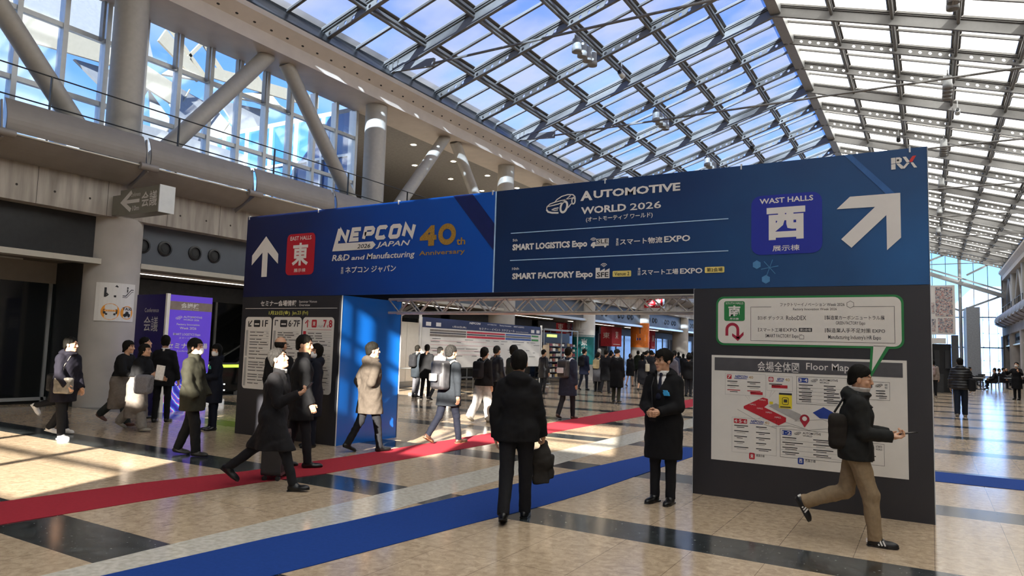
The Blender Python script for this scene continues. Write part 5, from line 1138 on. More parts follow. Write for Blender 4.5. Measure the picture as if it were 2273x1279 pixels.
class Fig:
    def __init__(s, label, loc, face, H=1.70, res='mid', lean=0, L=(0,0,0), Rr=(0,0,0), aL=(0,8,12,0), aR=(0,8,12,0), head=(0,0), fem=False, group=None, sway=0.0, sit=None):
        s.k = k = H/1.72; s.res = RES[res]; s.lv = res; s.fem = fem; s.seed = abs(hash(label)) % 9999 if False else sum(map(ord,label)) % 9999
        dn = lambda a: A3((0, math.sin(R(a)), -math.cos(R(a))))
        P = A3((sway,0,0.93*k)); s.P = P
        s.leg = []
        for sd_, (th, kn, fp) in ((-1,L),(1,Rr)):
            hip = A3((0.092*sd_*k+sway,0,0.90*k)); knee = hip+dn(th)*0.425*k; ank = knee+dn(th-kn)*0.405*k
            f = A3((0.10*sd_, math.cos(R(fp)), -math.sin(R(fp)))); f /= np.linalg.norm(f); u = A3((0, math.sin(R(fp)), math.cos(R(fp)))); u = u-f*(u@f); u /= np.linalg.norm(u)
            s.leg.append([hip, knee, ank, f, u])
        lo = min(min((a-u*0.075*k)[2]+min(0,(f*0.17*k)[2],(-f*0.065*k)[2]) for _,_,a,f,u in s.leg), 9)
        sh = A3((0,0,-lo))
        if sit is not None: sh = A3((0,0,sit-0.83*k))
        for l in s.leg:
            for i in range(3): l[i] = l[i]+sh
        s.P = P = P+sh; up = A3((0, math.sin(R(lean)), math.cos(R(lean)))); s.up = up; s.fw = A3((0, math.cos(R(lean)), -math.sin(R(lean))))
        s.Cc = P+up*0.30*k; s.N = P+up*0.50*k; s.hw = 0.142 if fem else 0.162
        s.HR = rot(R(head[0]), R(-head[1]-lean*0.6)); s.kh = k*1.06; s.hc = s.N+up*0.06*k+(s.HR@A3((0,0.015,0.102)))*s.kh
        s.arm = []
        for sd_, (p_, ab, e, iw) in ((-1,aL),(1,aR)):
            S_ = s.N+A3((s.hw*sd_*k,0,0))-up*0.068*k; p_ += lean
            d1 = A3((sd_*math.sin(R(ab)), math.sin(R(p_))*math.cos(R(ab)), -math.cos(R(p_))*math.cos(R(ab)))); E_ = S_+d1*0.285*k
            d2 = A3((sd_*math.sin(R(ab))*0.4-sd_*math.sin(R(iw)), math.sin(R(p_+e))*math.cos(R(iw)), -math.cos(R(p_+e))*math.cos(R(iw)))); d2 /= np.linalg.norm(d2)
            s.arm.append([S_, E_, E_+d2*0.245*k, d2, sd_])
        s.parts_body = []; s.loc = loc; s.face = face; s.label = label; s.group = group; s.root = None
    # ---- meshing
    def mesh(s, fn, lo, hi, h): return _snet(fn, lo, hi, h)
    def obj(s, name, VQ, mats, parent=None, mi=None, label=None):
        V, Q = VQ; me = bpy.data.meshes.new(name); n, m_ = len(V), len(Q)
        me.vertices.add(n); me.vertices.foreach_set('co', np.asarray(V, np.float32).ravel()); me.loops.add(m_*4); me.loops.foreach_set('vertex_index', np.asarray(Q, np.int32).ravel())
        me.polygons.add(m_); me.polygons.foreach_set('loop_start', np.arange(0,m_*4,4,dtype=np.int32)); me.polygons.foreach_set('use_smooth', np.ones(m_, bool))
        for mm in (mats if isinstance(mats,(list,tuple)) else [mats]): me.materials.append(mm)
        if mi is not None: me.polygons.foreach_set('material_index', np.asarray(mi, np.int32))
        me.update(calc_edges=True); me.validate()
        o = bpy.data.objects.new(name, me); C.objects.link(o)
        if parent is not None: o.parent = parent
        if label: o['label'] = label
        return o
    def frame(s, P): return ((P-A3(s.hc))@s.HR)/s.kh
    # ---- the body: head, neck, core, hands in one mesh
    def build(s, skin=None, hands=('relax','relax'), neck=True):
        k = s.k; parts = []
        def head(P):
            q = s.frame(P); w = 0.94 if s.fem else 1.0
            d = sm(el(q,(0,-.01,.03),(.075*w,.093,.09)), el(q,(0,.022,-.045),(.057*w,.066,.074)), .03)
            d = sm(d, el(q,(0,.068,-.098),(.022,.018,.018)), .025)
            d = sm(d, rc(q,(0,.088,.012),(0,.103,-.028),.007,.012), .012); d = sm(d, el(q,(0,.098,-.034),(.017,.010,.009)), .008)
            for x in (-1,1):
                d = -sm(-d, el(q,(x*.031,.094,.010),(.019,.016,.011)), .008); d = sm(d, el(q,(x*.031,.0745,.010),(.0145,.0125,.0125)), .003)
                d = sm(d, el(q,(x*.03,.083,.032),(.026,.010,.007)), .012); d = sm(d, el(q,(x*.043,.062,-.028),(.02,.018,.018)), .02)
                d = sm(d, el(q,(x*.076*w,-.008,-.005),(.010,.021,.031)), .006)
            d = sm(d, el(q,(0,.083,-.060),(.023,.012,.006)), .006); d = sm(d, el(q,(0,.082,-.070),(.019,.012,.006)), .006)
            return d*k
        def neckf(P): return rc(P, s.hc+(s.HR@A3((0,-.02,-.06)))*k, s.N-s.up*0.05*k, .052*k*(0.88 if s.fem else 1), .062*k)
        hd = lambda P: sm(head(P), neckf(P), .02*k)
        V, Q = s.mesh(hd, s.hc-A3((.12,.15,.24))*k, s.hc+A3((.12,.15,.15))*k, s.res[1]*k)
        q = s.frame(V[Q].mean(1)); x, y, z = np.abs(q[:,0]), q[:,1], q[:,2]; mi = np.zeros(len(Q), int)
        mi[(y > .078)&(x < .024)&(z > -.0745)&(z < -.054)] = 1
        mi[((x-.031)**2/.014**2+(z-.010)**2/.0062**2 < 1)&(y > .07)] = 2
        mi[(x > .014)&(x < .05)&(z > .028)&(z < .037)&(y > .06)] = 3
        parts.append((V, Q, mi))
        def core(P):
            d = rc(P, s.P-A3((0,0,.02)), s.Cc, .105*k, .12*k, 1.25, .8); d = sm(d, rc(P, s.Cc, s.N-s.up*.06*k, .12*k, .06*k, 1.25, .75), .05)
            for S_,E_,W,_,_ in s.arm: d = sm(d, rc(P,S_,E_,.042*k,.034*k), .04); d = sm(d, rc(P,E_,W,.034*k,.024*k), .01)
            for h_,kn,an,f,u in s.leg: d = sm(d, rc(P,h_,kn,.065*k,.045*k), .03); d = sm(d, rc(P,kn,an,.042*k,.032*k), .01); d = sm(d, rc(P,an-u*.03*k,an+f*.10*k-u*.05*k,.03*k,.018*k), .02)
            return d
        pts = np.array([s.P,s.N]+[a for l in s.arm for a in l[:3]]+[a for l in s.leg for a in l[:3]]+[l[2]+l[3]*.13*k-l[4]*.05*k for l in s.leg])
        V, Q = s.mesh(core, pts.min(0)-.15*k, pts.max(0)+.13*k, .024); parts.append((V,Q,np.zeros(len(Q),int)))
        for (S_,E_,W,d2,sd_), mode in zip(s.arm, hands):
            if mode is None: continue
            parts.append(s.hand(W, d2, sd_, mode)+(None,))
        off = 0; VV, QQ, MM = [], [], []
        for V, Q, mi in parts:
            VV.append(V); QQ.append(np.asarray(Q)+off); MM.append(np.zeros(len(Q),int) if mi is None else mi); off += len(V)
        o = s.obj('person', (np.concatenate(VV), np.concatenate(QQ)), [skin or M_skin, M_lip, M_eye, M_brow], mi=np.concatenate(MM))
        o.location = s.loc; o.rotation_euler = (0,0,math.atan2(-s.face[0], s.face[1])); tag(o, s.label, 'person', s.group); s.root = o; return s
    def hand(s, W, d, sd_, mode):
        """palm, four unequal bent fingers and a thumb; n = palm normal"""
        k = s.k*0.98; n = A3((-sd_,0.15,0)) if mode != 'phone' else A3((0,0.2,1)); 
        if mode == 'clasp': n = A3((0,-1,0.2))
        if mode == 'back': n = A3((0,-1,0))
        n = n-d*(n@d); n /= np.linalg.norm(n); w_ = np.cross(d,n); 
        # thumb side: forwards for a hanging arm, inwards/upwards when raised
        ref = A3((0,1,0.3)) if mode in ('relax','hold') else A3((-sd_*1.0,0.1,0.5))
        if w_@ref < 0: w_ = -w_
        curl = {'relax':(18,26,22),'hold':(62,75,40),'phone':(38,55,35),'clasp':(25,45,25),'back':(25,35,25)}[mode]
        prims = []
        pal = W+d*.045*k
        for i,(o_,l_) in enumerate(((.028,.92),(.010,1.0),(-.009,.95),(-.027,.78))):
            p0 = W+d*.082*k+w_*o_*k-n*0.0; a = 0; rr = (.0092,.0088,.0082,.0072)
            for j,(ln,cu) in enumerate(zip((.042,.027,.021),curl)):
                a += R(cu); dd = d*math.cos(a)+n*math.sin(a); p1 = p0+dd*ln*l_*k; prims.append((p0,p1,rr[j]*k,rr[j+1]*k)); p0 = p1
        t0 = W+d*.028*k+w_*.026*k+n*.008*k; td = d*.72+w_*.62+n*.32; td /= np.linalg.norm(td); t1 = t0+td*.042*k; td2 = d*.88+w_*.12+n*.45; td2 /= np.linalg.norm(td2); prims += [(t0,t1,.0135*k,.0105*k),(t1,t1+td2*.032*k,.0105*k,.008*k)]
        Mx = np.stack([w_,d,n],1).astype(np.float32)
        def fn(P):
            f = sm(el(P,pal,(.041*k,.054*k,.0165*k),Mx), rc(P,W-d*.03*k,W+d*.03*k,.026*k,.028*k), .015)
            for i,(a,b,ra,rb) in enumerate(prims): f = sm(f, rc(P,a,b,ra,rb), .010 if i%3 == 0 or i > 11 else .004)
            return f
        pp = np.array([W-d*.03*k]+[p[1] for p in prims]); return s.mesh(fn, pp.min(0)-.045*k, pp.max(0)+.035*k, s.res[2])
    # ---- clothing
    def bounds(s, extra=.2):
        pts = np.array([s.P,s.N]+[a for l in s.arm for a in l[:3]]+[a for l in s.leg for a in l[:3]]); return pts.min(0)-extra, pts.max(0)+extra
    def torso(s, P, b=0.0, arms=True, armr=1.0):
        k = s.k; kk = .9 if s.fem else 1.0; chest = s.Cc+s.up*.02*k
        d = rc(P, s.P-s.up*.02*k, chest, (.118*kk+b)*k, (.126*kk+b)*k, 1.24, .92); d = sm(d, rc(P, chest, s.N-s.up*.07*k, (.126*kk+b)*k, (.078+b*.7)*k, 1.24, .86), .06)
        S0, S1 = s.arm[0][0], s.arm[1][0]; d = sm(d, rc(P, S0*.92+S1*.08, S1*.92+S0*.08, (.056+b*.5)*k, (.056+b*.5)*k), .07*k)
        if arms:
            for S_,E_,W,d2,_ in s.arm:
                a_ = rc(P,S_,E_,(.056+b*.65)*k*armr,(.050+b*.65)*k*armr); a_ = sm(a_, rc(P,E_,W,(.050+b*.65)*k*armr,(.040+b*.55)*k*armr), .015)
                a_ = np.maximum(a_, ((P-(W+d2*.012*k))@d2)); d = sm(d, a_, .028)
        return d
    def top(s, name, m_, hem=0.78, b=0.02, flare=0.0, hood=False, collar=0.0, vneck=None, puff=0.0, wr=0.006, label=None, parent=None, lapel=None):
        k = s.k; hz = hem*k; b = b*.8
        def fn(P):
            d = s.torso(P, b); lowp = s.P+A3((0,-.0,0)); hemp = A3((s.P[0], s.P[1], hz-.10*k))
            if hz < s.P[2]-.02:
                hemp[1] = 0.5*(s.leg[0][1][1]+s.leg[1][1][1])*.5
                d = sm(d, rc(P, lowp, hemp, (.128+b)*k, (.128+b+flare)*k, 1.28, .95), .05)
                for h_,kn,an,f,u in s.leg: d = sm(d, rc(P, h_, kn, (.095+b*.8)*k, (.085+b*.8+flare*.5)*k), .07)
            else: d = sm(d, rc(P, s.P, hemp, (.128+b)*k, (.132+b)*k, 1.28, .95), .05)
            if hood:
                c = s.N-s.fw*.085*k+s.up*.005*k; d = sm(d, el(P, c, (.125*k,.065*k,.085*k)), .035); d = sm(d, np.abs(np.linalg.norm((P-(s.N+s.up*.015*k))*A3((1,1,0)),axis=-1)-.088*k)*.7+np.abs(((P-(s.N+s.up*.02*k))@s.up))*.75-.034*k, .03)
            if collar:
                qq = P-(s.N+s.up*(.012+collar*.3)*k+s.fw*.012*k); hh = qq@s.up; rr = np.linalg.norm(qq-hh[...,None]*s.up, axis=-1)
                d = sm(d, np.maximum(np.abs(rr-.075*k)-.013*k, np.abs(hh)-collar*k), .012)
            if wr: d = d+folds(P, wr, 26, s.seed)+folds(P, wr*.5, 55, s.seed+3)
            if puff: d = d+puff*np.abs(np.sin(P[...,2]*math.pi/.085))*-1.0+puff*.5
            d = np.maximum(d, hz-P[...,2])
            if vneck is not None:
                zv = s.N[2]-vneck*k; wv = np.abs(P[...,0])-(P[...,2]-zv)*.36; hole = np.maximum(np.maximum(wv, zv-P[...,2]), .03-P[...,1]+s.N[1]-.03); d = np.maximum(d, -hole)
            nk = rc(P, s.N-s.up*.015*k, s.N+s.up*.3*k, .062*k, .07*k); d = np.maximum(d, -nk)
            return d
        lo, hi = s.bounds(.24*k); lo[2] = hz-.03; hi[2] = s.N[2]+.16*k
        return s.obj(name, s.mesh(fn, lo, hi, s.res[0]), m_, parent or s.root, label=label)
    def shirt(s, m_, m_tie=None, b=0.004):
        k = s.k; lo, hi = s.bounds(.15); lo[2] = s.N[2]-.34*k; hi[2] = s.N[2]+.10*k
        def fn(P):
            d = s.torso(P, b, arms=False); qq = P-(s.N+s.up*.03*k+s.fw*.012*k); hh = qq@s.up; rr = np.linalg.norm(qq-hh[...,None]*s.up, axis=-1)
            return np.maximum(sm(d, np.maximum(np.abs(rr-.066*k)-.008*k, np.abs(hh)-.026*k), .012), lo[2]+.02-P[...,2])
        o = s.obj('shirt', s.mesh(fn, lo, hi, s.res[0]*.8), m_, s.root)
        if m_tie is not None:
            p0 = s.N+s.up*.012*k+s.fw*.085*k; p1 = p0-s.up*.25*k+s.fw*.06*k
            def tf(P): return sm(el(P,p0,(.022*k,.018*k,.022*k)), rc(P,p0-s.up*.03*k+s.fw*.012*k,p1,.016*k,.036*k,1.0,.45), .01)
            s.obj('tie', s.mesh(tf, np.minimum(p0,p1)-.06, np.maximum(p0,p1)+.06, s.res[0]*.6), m_tie, s.root)
        return o
    def trousers(s, m_, wide=0.0, crop=0.0, wr=0.005, name='trousers'):
        k = s.k
        def fn(P):
            d = rc(P, s.P+A3((0,0,.05*k)), s.P-A3((0,0,.03*k)), .118*k, .125*k, 1.25, .9)
            for h_,kn,an,f,u in s.leg:
                d = sm(d, rc(P,h_,kn,(.092+wide*.5)*k,(.064+wide)*k), .045); dl = (an-kn)/np.linalg.norm(an-kn); e = an-dl*crop*k-u*.0*k
                g = sm(d*0+9, rc(P,kn,e+dl*.06*k,(.064+wide)*k,(.052+wide)*k), .001); g = np.maximum(g, (P-(e+dl*.022*k))@dl); d = sm(d, g, .02)
            return d+folds(P, wr, 30, s.seed+7)+folds(P, wr*.6, 60, s.seed+8)
        pts = np.array([s.P+A3((0,0,.2*k))]+[a for l in s.leg for a in l[:3]]); return s.obj(name, s.mesh(fn, pts.min(0)-.2*k, pts.max(0)+.2*k, s.res[0]), m_, s.root)
    def shoes(s, m_, stripes=None, sole=None):
        k = s.k
        for h_,kn,an,f,u in s.leg:
            sd = np.cross(f,u); Mx = np.stack([sd,f,u],1).astype(np.float32); base = an-u*.075*k
            def fn(P):
                d = el(P, base+f*.105*k+u*.022*k, (.047*k,.095*k,.040*k), Mx); d = sm(d, el(P, base+f*.0*k+u*.035*k, (.041*k,.075*k,.052*k), Mx), .035); d = sm(d, rc(P, base+u*.05*k+f*.01*k, an+u*.02*k, .045*k, .046*k), .03)
                return np.maximum(np.maximum(d, -((P-base)@u)), (P-(an+u*.012*k))@u)
            pts = np.array([base-f*.08*k, base+f*.2*k, an+u*.05*k]); o = s.obj('shoe', s.mesh(fn, pts.min(0)-.06, pts.max(0)+.06, min(s.res[0],.009 if s.lv == 'hero' else .02)), m_, s.root)
            m2 = MB()
            if sole is not None:
                out = [(-.040,-.065),(.0,-.078),(.040,-.065),(.038,.03),(.048,.11),(.03,.18),(0,.2),(-.03,.18),(-.048,.11),(-.038,.03)]
                m2.prism(out, lambda a,b_,c_: tuple(base+sd*a*k+f*b_*k+u*(.014-c_)*k), .014); q = m2.build('sole', sole, o)
            if stripes is not None:
                m3 = MB()
                for sg in (-1,1):
                    for j in range(3):
                        p0 = base+f*(.035+.026*j)*k+u*.02*k+sd*sg*.047*k; p1 = base+f*(.015+.026*j)*k+u*.066*k+sd*sg*.040*k; m3.bar(p0,p1,.009,.012,up=tuple(f))
                p0 = base-f*.072*k+u*.05*k; m3.bar(p0-sd*.02*k,p0+sd*.02*k,.012,.03,up=tuple(u))
                m3.build('stripe', stripes, o)
    def hair(s, style='short', m_=None):
        k = s.k; m_ = m_ or M_hair
        def fn(P):
            q = s.frame(P); x, y, z = q[...,0], q[...,1], q[...,2]
            if style == 'bald':
                d = el(q,(0,-.012,.02),(.081,.100,.085)); return np.maximum(np.maximum(np.maximum(d, z-.045-.0*x), y*.9-z*.5-.01), -.075-z)*k
            if style in ('short','mess'):
                v = .012 if style == 'mess' else 0
                d = el(q,(0,-.012,.042),(.085+v*.7,.104+v*.5,.097+v)); d = sm(d, el(q,(0,-.034,-.02),(.077,.076,.078)), .02); d = np.maximum(d, .75*y-.98*z+(.004 if style == 'short' else -.02)+.012*np.sin(x*70+1)); d = np.maximum(d, -.098-z)
            elif style == 'fringe':
                d = el(q,(0,-.008,.040),(.088,.108,.100)); face_ = np.maximum(np.maximum(z-.038-.012*np.sin(x*90), .028-y), np.abs(x)-.066); d = np.maximum(np.maximum(d, -face_), -.08-z); d = np.maximum(d, y-.02-(z+.03)*3.0)
            elif style == 'bob':
                d = sm(el(q,(0,-.012,.036),(.092,.110,.102)), rc(q,(0,-.02,.0),(0,-.025,-.085),.088,.082), .03); face_ = np.maximum(np.maximum(z-.034, .022-y), np.abs(x)-.062); d = np.maximum(np.maximum(d, -face_), -.125-z)
            elif style == 'long':
                d = sm(el(q,(0,-.012,.038),(.085,.105,.097)), rc(q,(0,-.04,-.02),(0,-.08,-.30),.074,.062,1.15,.7), .04); face_ = np.maximum(np.maximum(z-.05, .015-y), np.abs(x)-.064); d = np.maximum(d, -face_)
                d = np.maximum(d, y-.03-(z+.02)*1.6)
            elif style == 'beanie':
                d = el(q,(0,-.012,.046),(.092,.110,.100)); d = np.maximum(d, .02+.25*y-z)
            qa = q*A3((1,1,.3)); d = d+folds(qa,.0045,60,s.seed)+folds(qa,.003,130,s.seed+1)
            return d*k
        lo = s.hc-A3((.16,.24,.48 if style == 'long' else .2))*k; hi = s.hc+A3((.16,.2,.2))*k
        return s.obj('knit_cap' if style == 'beanie' else 'hair', s.mesh(fn, lo, hi, s.res[1]*1.15*k), m_, s.root)
    def mask(s, m_=None):
        def fn(P):
            q = s.frame(P); z = q[...,2]; d = sm(el(q,(0,.026,-.048),(.064,.075,.078)), el(q,(0,.09,-.05),(.026,.026,.045)), .03)
            return np.maximum(np.maximum(np.maximum(d, z+.012+.2*np.abs(q[...,0])), -.118-z), .005-q[...,1])*s.k
        o = s.obj('face_mask', s.mesh(fn, s.hc-A3((.12,.12,.16))*s.k, s.hc+A3((.12,.16,.08))*s.k, s.res[1]*s.k), m_ or mat('white_mask','e9e7e4',0.8), s.root)
        return o
    def glasses(s, m_):
        mb = MB(); T = lambda x,y,z: tuple(s.hc+(s.HR@A3((x,y,z)))*s.k)
        for sg in (-1,1):
            mb.path([T(sg*.034+.025*math.cos(2*PI*i/14), .103-.004*abs(math.cos(2*PI*i/14)), .008+.021*math.sin(2*PI*i/14)) for i in range(15)], .0022*s.k, 6); mb.path([T(sg*.059,.100,.012),T(sg*.079,.06,.012),T(sg*.082,-.01,.006)], .002*s.k, 6)
        mb.path([T(-.009,.106,.012),T(0,.108,.014),T(.009,.106,.012)], .002*s.k, 6); return mb.build('glasses', m_, s.root)
    def patch(s, name, m_, x, zrel, wd, ht, fwd, label=None):
        """small badge standing just proud of the coat front"""
        k = s.k; c = s.N+A3((x*k,0,0))-s.up*zrel*k+s.fw*fwd*k; mb = MB()
        mb.prism([(-wd/2,-ht/2),(wd*.3,-ht/2),(wd/2,ht*.1),(wd*.35,ht*.15),(wd*.5,ht/2),(-wd*.1,ht/2),(-wd*.2,ht*.2),(-wd*.35,ht*.15)], lambda a,b_,d: tuple(c+A3((a,0,0))+s.up*b_-s.fw*d), .03); return mb.build(name, m_, s.root, ) if not label else tag(mb.build(name, m_, s.root), label)
    # ---- things carried: top-level, in the figure's frame
    def carried(s, name, cat, label, group=None):
        t = empty(name, s.loc, math.atan2(-s.face[0], s.face[1])); return tag(t, label, cat, group)
    def backpack(s, m_, label, c2=None, size=(.15,.085,.22), off=0.0, drop=.22, group=None):
        k = s.k; t = s.carried('backpack', 'backpack', label, group); c = s.N-s.up*drop*k-s.fw*(.135+size[1]+off)*k; Mx = np.stack([A3((1,0,0)), s.fw, s.up],1)
        def fn(P): return sm(bxs(P,c,A3(size)*k,.06*k,Mx), bxs(P,c-s.fw*(size[1]*.85)*k-s.up*.09*k,A3((size[0]*.75,.04,size[2]*.5))*k,.03*k,Mx), .02)+folds(P,.004,30,s.seed)
        ext = A3((.26,.26,.32))*k; s.obj('pack_body', s.mesh(fn, c-ext, c+ext, s.res[0]), m_, t)
        mb = MB()
        for sg in (-1,1):
            x = sg*.105*k; p = lambda f_,u_: tuple(s.N+A3((x,0,0))+s.fw*f_*k+s.up*u_*k)
            mb.path([p(-.15,-.06),p(-.09,.005),p(-.01,.035),p(.07,.0),p(.12,-.09)], .02*k, 6)
        mb.build('strap', c2 or M_black, t); mb = MB(); mb.path([tuple(c+s.up*size[2]*k+A3((a,0,0))+s.up*h_) for a,h_ in ((-.03,0),(-.02,.03),(.02,.03),(.03,0))], .008, 6); mb.build('grab_handle', c2 or M_black, t)
        if c2: 
            mb = MB(); mb.prism(rrect(-.09*k,.09*k,-.1*k,.03*k,.02), lambda a,b_,d: tuple(c-s.fw*(size[1]*1.75+.012+off*0-d)*k+A3((a,0,0))+s.up*b_), .02); mb.build('front_pocket', c2, t)
        return t
    def soft_bag(s, name, cat, label, c, r, m_, strap_to=None, m_s=None, wr=.006, seed=0, lean=0.0, flat=True):
        t = s.carried(name, cat, label); c = A3(c)
        def fn(P):
            d = bxs(P,c,r,min(r)*.55)+folds(P,wr,34,seed); return d
        ext = A3(r)+.06; s.obj('bag_body', s.mesh(fn, c-ext, c+ext, s.res[0]), m_, t)
        if strap_to is not None: MB().path(strap_to, .011, 6).build('strap', m_s or m_, t)
        return t
K_blk = cloth('black','121214'); K_blk2 = cloth('soft_black','1b1b1e'); K_navy = cloth('navy','10131f'); K_char = cloth('charcoal','26262a'); K_grey = cloth('grey_taupe','6d655e'); K_olive = cloth('olive_black','2b2a20'); K_brown = cloth('brown_grey','4a423a'); K_khaki = cloth('khaki','8f7c62'); K_lgrey = cloth('pale_grey','b9b6b2'); K_white = cloth('white','e6e4e0'); K_leath = mat('black_leather','17161a',0.35,0,0.1,20,bump=0.2,bscale=90); K_navyl = cloth('navy_coat','262b3c'); K_mgrey = cloth('mid_grey','55555a')
S_blk = mat('black_shoe','101010',0.35); S_brn = mat('brown_shoe','4a3226',0.45); S_wht = mat('white_shoe','eceae6',0.5); S_gry = mat('grey_shoe','8a8378',0.6)
M_cyan = mat('cyan_emblem','3aa0d8',0.6); M_phone = mat('phone','141518',0.2)
def unit(x,y): n = math.hypot(x,y); return (x/n,y/n)
# --- man in black walking away on the blue carpet, jacket in his right hand
f = Fig('person in black hooded jacket walking away along the blue carpet, dark jacket in right hand', (-3.58,6.2,0), unit(-.42,.9), 1.66, 'hero', L=(-12,14,18), Rr=(9,3,0), aL=(-6,14,10,8), aR=(6,12,14,-4), head=(0,0)).build(hands=('relax','hold'))
f.top('hooded_jacket', K_blk, hem=.80, b=.034, hood=True, wr=.006); f.trousers(K_blk2, wide=.008); f.shoes(S_blk, sole=S_blk); f.hair('short')
W = f.arm[1][2]; hp = W+f.arm[1][3]*.11
t = f.carried('folded_jacket','jacket','dark grey jacket dangling from the hand of the person on the blue carpet')
def fn(P):
    d = rc(P, hp+A3((0,.0,.02)), hp+A3((.0,-.02,-.14)), .03, .085, 1.1, .5); d = sm(d, bxs(P, hp+A3((-.03,0,-.23)), (.085,.035,.17), .03), .04); d = sm(d, bxs(P, hp+A3((.065,.03,-.22)), (.04,.03,.12), .025), .03); return np.maximum(d, hp[2]-.385+.15*(P[...,0]-hp[0])-P[...,2])+folds(P,.010,38,4)
f.obj('cloth', f.mesh(fn, hp-A3((.25,.2,.5)), hp+A3((.25,.2,.1)), .011), cloth('dark_taupe','2e2b28'), t)
# --- the guide in a long black coat by the right pillar
f = Fig('person in long black coat, glasses and tie, hands clasped, left of the floor map', (-2.64,7.92,0), unit(-.10,-.99), 1.72, 'hero', L=(0,0,0), Rr=(2,2,0), aL=(12,8,62,38), aR=(12,8,62,38), head=(-22,0)).build(hands=('clasp','clasp'))
f.top('coat', K_blk, hem=.50, b=.034, flare=.0, vneck=.17, collar=.03, wr=.006, hood=True); f.shirt(K_white, cloth('striped_tie','1c1f30'), b=.012); f.trousers(K_blk2); f.shoes(S_blk, sole=S_blk); f.hair('fringe'); f.glasses(mat('black_frame','1a1a1a',0.3)); f.patch('emblem', M_cyan, -.10, .19, .075, .06, .175, 'cyan bird-like emblem')
m = MB(); p = lambda x,fw,z: tuple(f.N+A3((x,fw,0))-f.up*z); m.path([p(.09,.06,.0),p(.085,.15,.12),p(.06,.185,.3),p(.05,.19,.42)], .006, 6); m.build('lanyard', M_black, f.root); m = MB(); m.box(-.035,.035,-.012,.012,-.09,.0); o = m.build('pouch', K_leath, f.root); o.location = Vector(p(.05,.19,.42))
# --- man with khaki trousers crossing in front of the floor map
f = Fig('person in black hooded jacket, khaki trousers and striped sneakers striding past the floor map', (-.62,7.42,0), unit(.985,.10), 1.63, 'hero', lean=3, L=(-12,56,62), Rr=(17,12,-2), aL=(4,6,80,18), aR=(6,6,78,14), head=(-3,2)).build(hands=('phone','phone'))
f.top('hooded_jacket', cloth('washed_black','202120'), hem=.80, b=.04, hood=True, collar=.03, wr=.007); f.trousers(K_khaki, wide=.012, wr=.008); f.shoes(mat('black_sneaker','131314',0.45), stripes=K_white, sole=mat('dark_sole','1d1a18',0.6)); f.hair('short'); f.glasses(mat('clear_frame','c9b9a6',0.25))
c = f.N-f.fw*.03+f.up*.03
def fn(P): q = P-(f.N+f.up*.045+f.fw*.005); h_ = q@f.up; r_ = np.linalg.norm(q-h_[...,None]*f.up,axis=-1); return np.maximum(np.abs(r_-(.083+.25*h_))-.010, np.abs(h_)-.04)
f.obj('hood_lining', f.mesh(fn, f.N-A3((.16,.16,.06)), f.N+A3((.16,.16,.14)), .009), K_lgrey, f.root)
hm = (f.arm[0][2]+f.arm[1][2])/2+(f.arm[0][3]+f.arm[1][3])*.5*.13
t = f.carried('phone','phone','black phone held in both hands by the person passing the floor map'); m = MB(); m.bar(tuple(hm+A3((0,-.05,.02))),tuple(hm+A3((0,.10,.05))),.075,.009); m.build('phone_body', M_phone, t)
f.soft_bag('shoulder_bag','bag','round dark bag on the back of the person in khaki trousers', f.N-f.fw*.15-f.up*.34+A3((.06,0,0)), (.12,.085,.16), cloth('dark_bag','25211d'), [tuple(f.N+A3((x,y,z))) for x,y,z in ((.06,-.2,-.16),(.09,-.12,-.02),(.11,0,.03),(.06,.12,-.1))], M_black)
# --- man in overcoat looking at his phone, cabin case behind him
f = Fig('person in long black overcoat striding along the red carpet while looking at a phone', (-6.58,5.72,0), unit(.86,.50), 1.66, 'hero', lean=5, L=(-30,22,38), Rr=(27,10,-6), aL=(-20,12,12,0), aR=(12,8,98,6), head=(-6,-24)).build(hands=('hold','phone'))
f.top('overcoat', cloth('overcoat_black','19181a'), hem=.47, b=.036, flare=.03, collar=.035, vneck=.1, wr=.007); f.shirt(K_white, b=.008); f.trousers(K_blk2); f.shoes(S_blk, sole=S_blk); f.hair('short', M_hairg)
hm = f.arm[1][2]+f.arm[1][3]*.10; t = f.carried('phone','phone','phone held up in the hand of the person in the long overcoat'); m = MB(); m.bar(tuple(hm+A3((-.02,-.02,.0))),tuple(hm+A3((-.02,.06,.10))),.07,.009,up=(0,-1,.6)); m.build('phone_body', M_phone, t)
t = thing('cabin_case','grey ribbed cabin case on wheels rolling behind the person in the long overcoat','suitcase',(-7.02,6.18,0),R(-58))
m = MB(); m.prism(rrect(-.19,.19,.06,.60,.05), lambda a,b_,d:(a,-.12+d,b_), .24)
for k_ in range(8): m.prism([(-.165+.043*k_,.1),(-.145+.043*k_,.1),(-.145+.043*k_,.56),(-.165+.043*k_,.56)], lambda a,b_,d:(a,-.128+d,b_), .256)
m.build('shell', mat('graphite_shell','3b3b3e',0.35,0.2), t)
m = MB(); m.tube((-.09,0,.6),(-.09,0,.98),.01,n=8).tube((.09,0,.6),(.09,0,.98),.01,n=8).tube((-.1,0,.98),(.1,0,.98),.014,n=8); m.build('pull_handle', M_rod, t)
for a in (-.15,.15):
    for b_ in (-.08,.08): MB().tube((a-.015,b_,.03),(a+.015,b_,.03),.03,n=14).build('wheel', M_black, t)
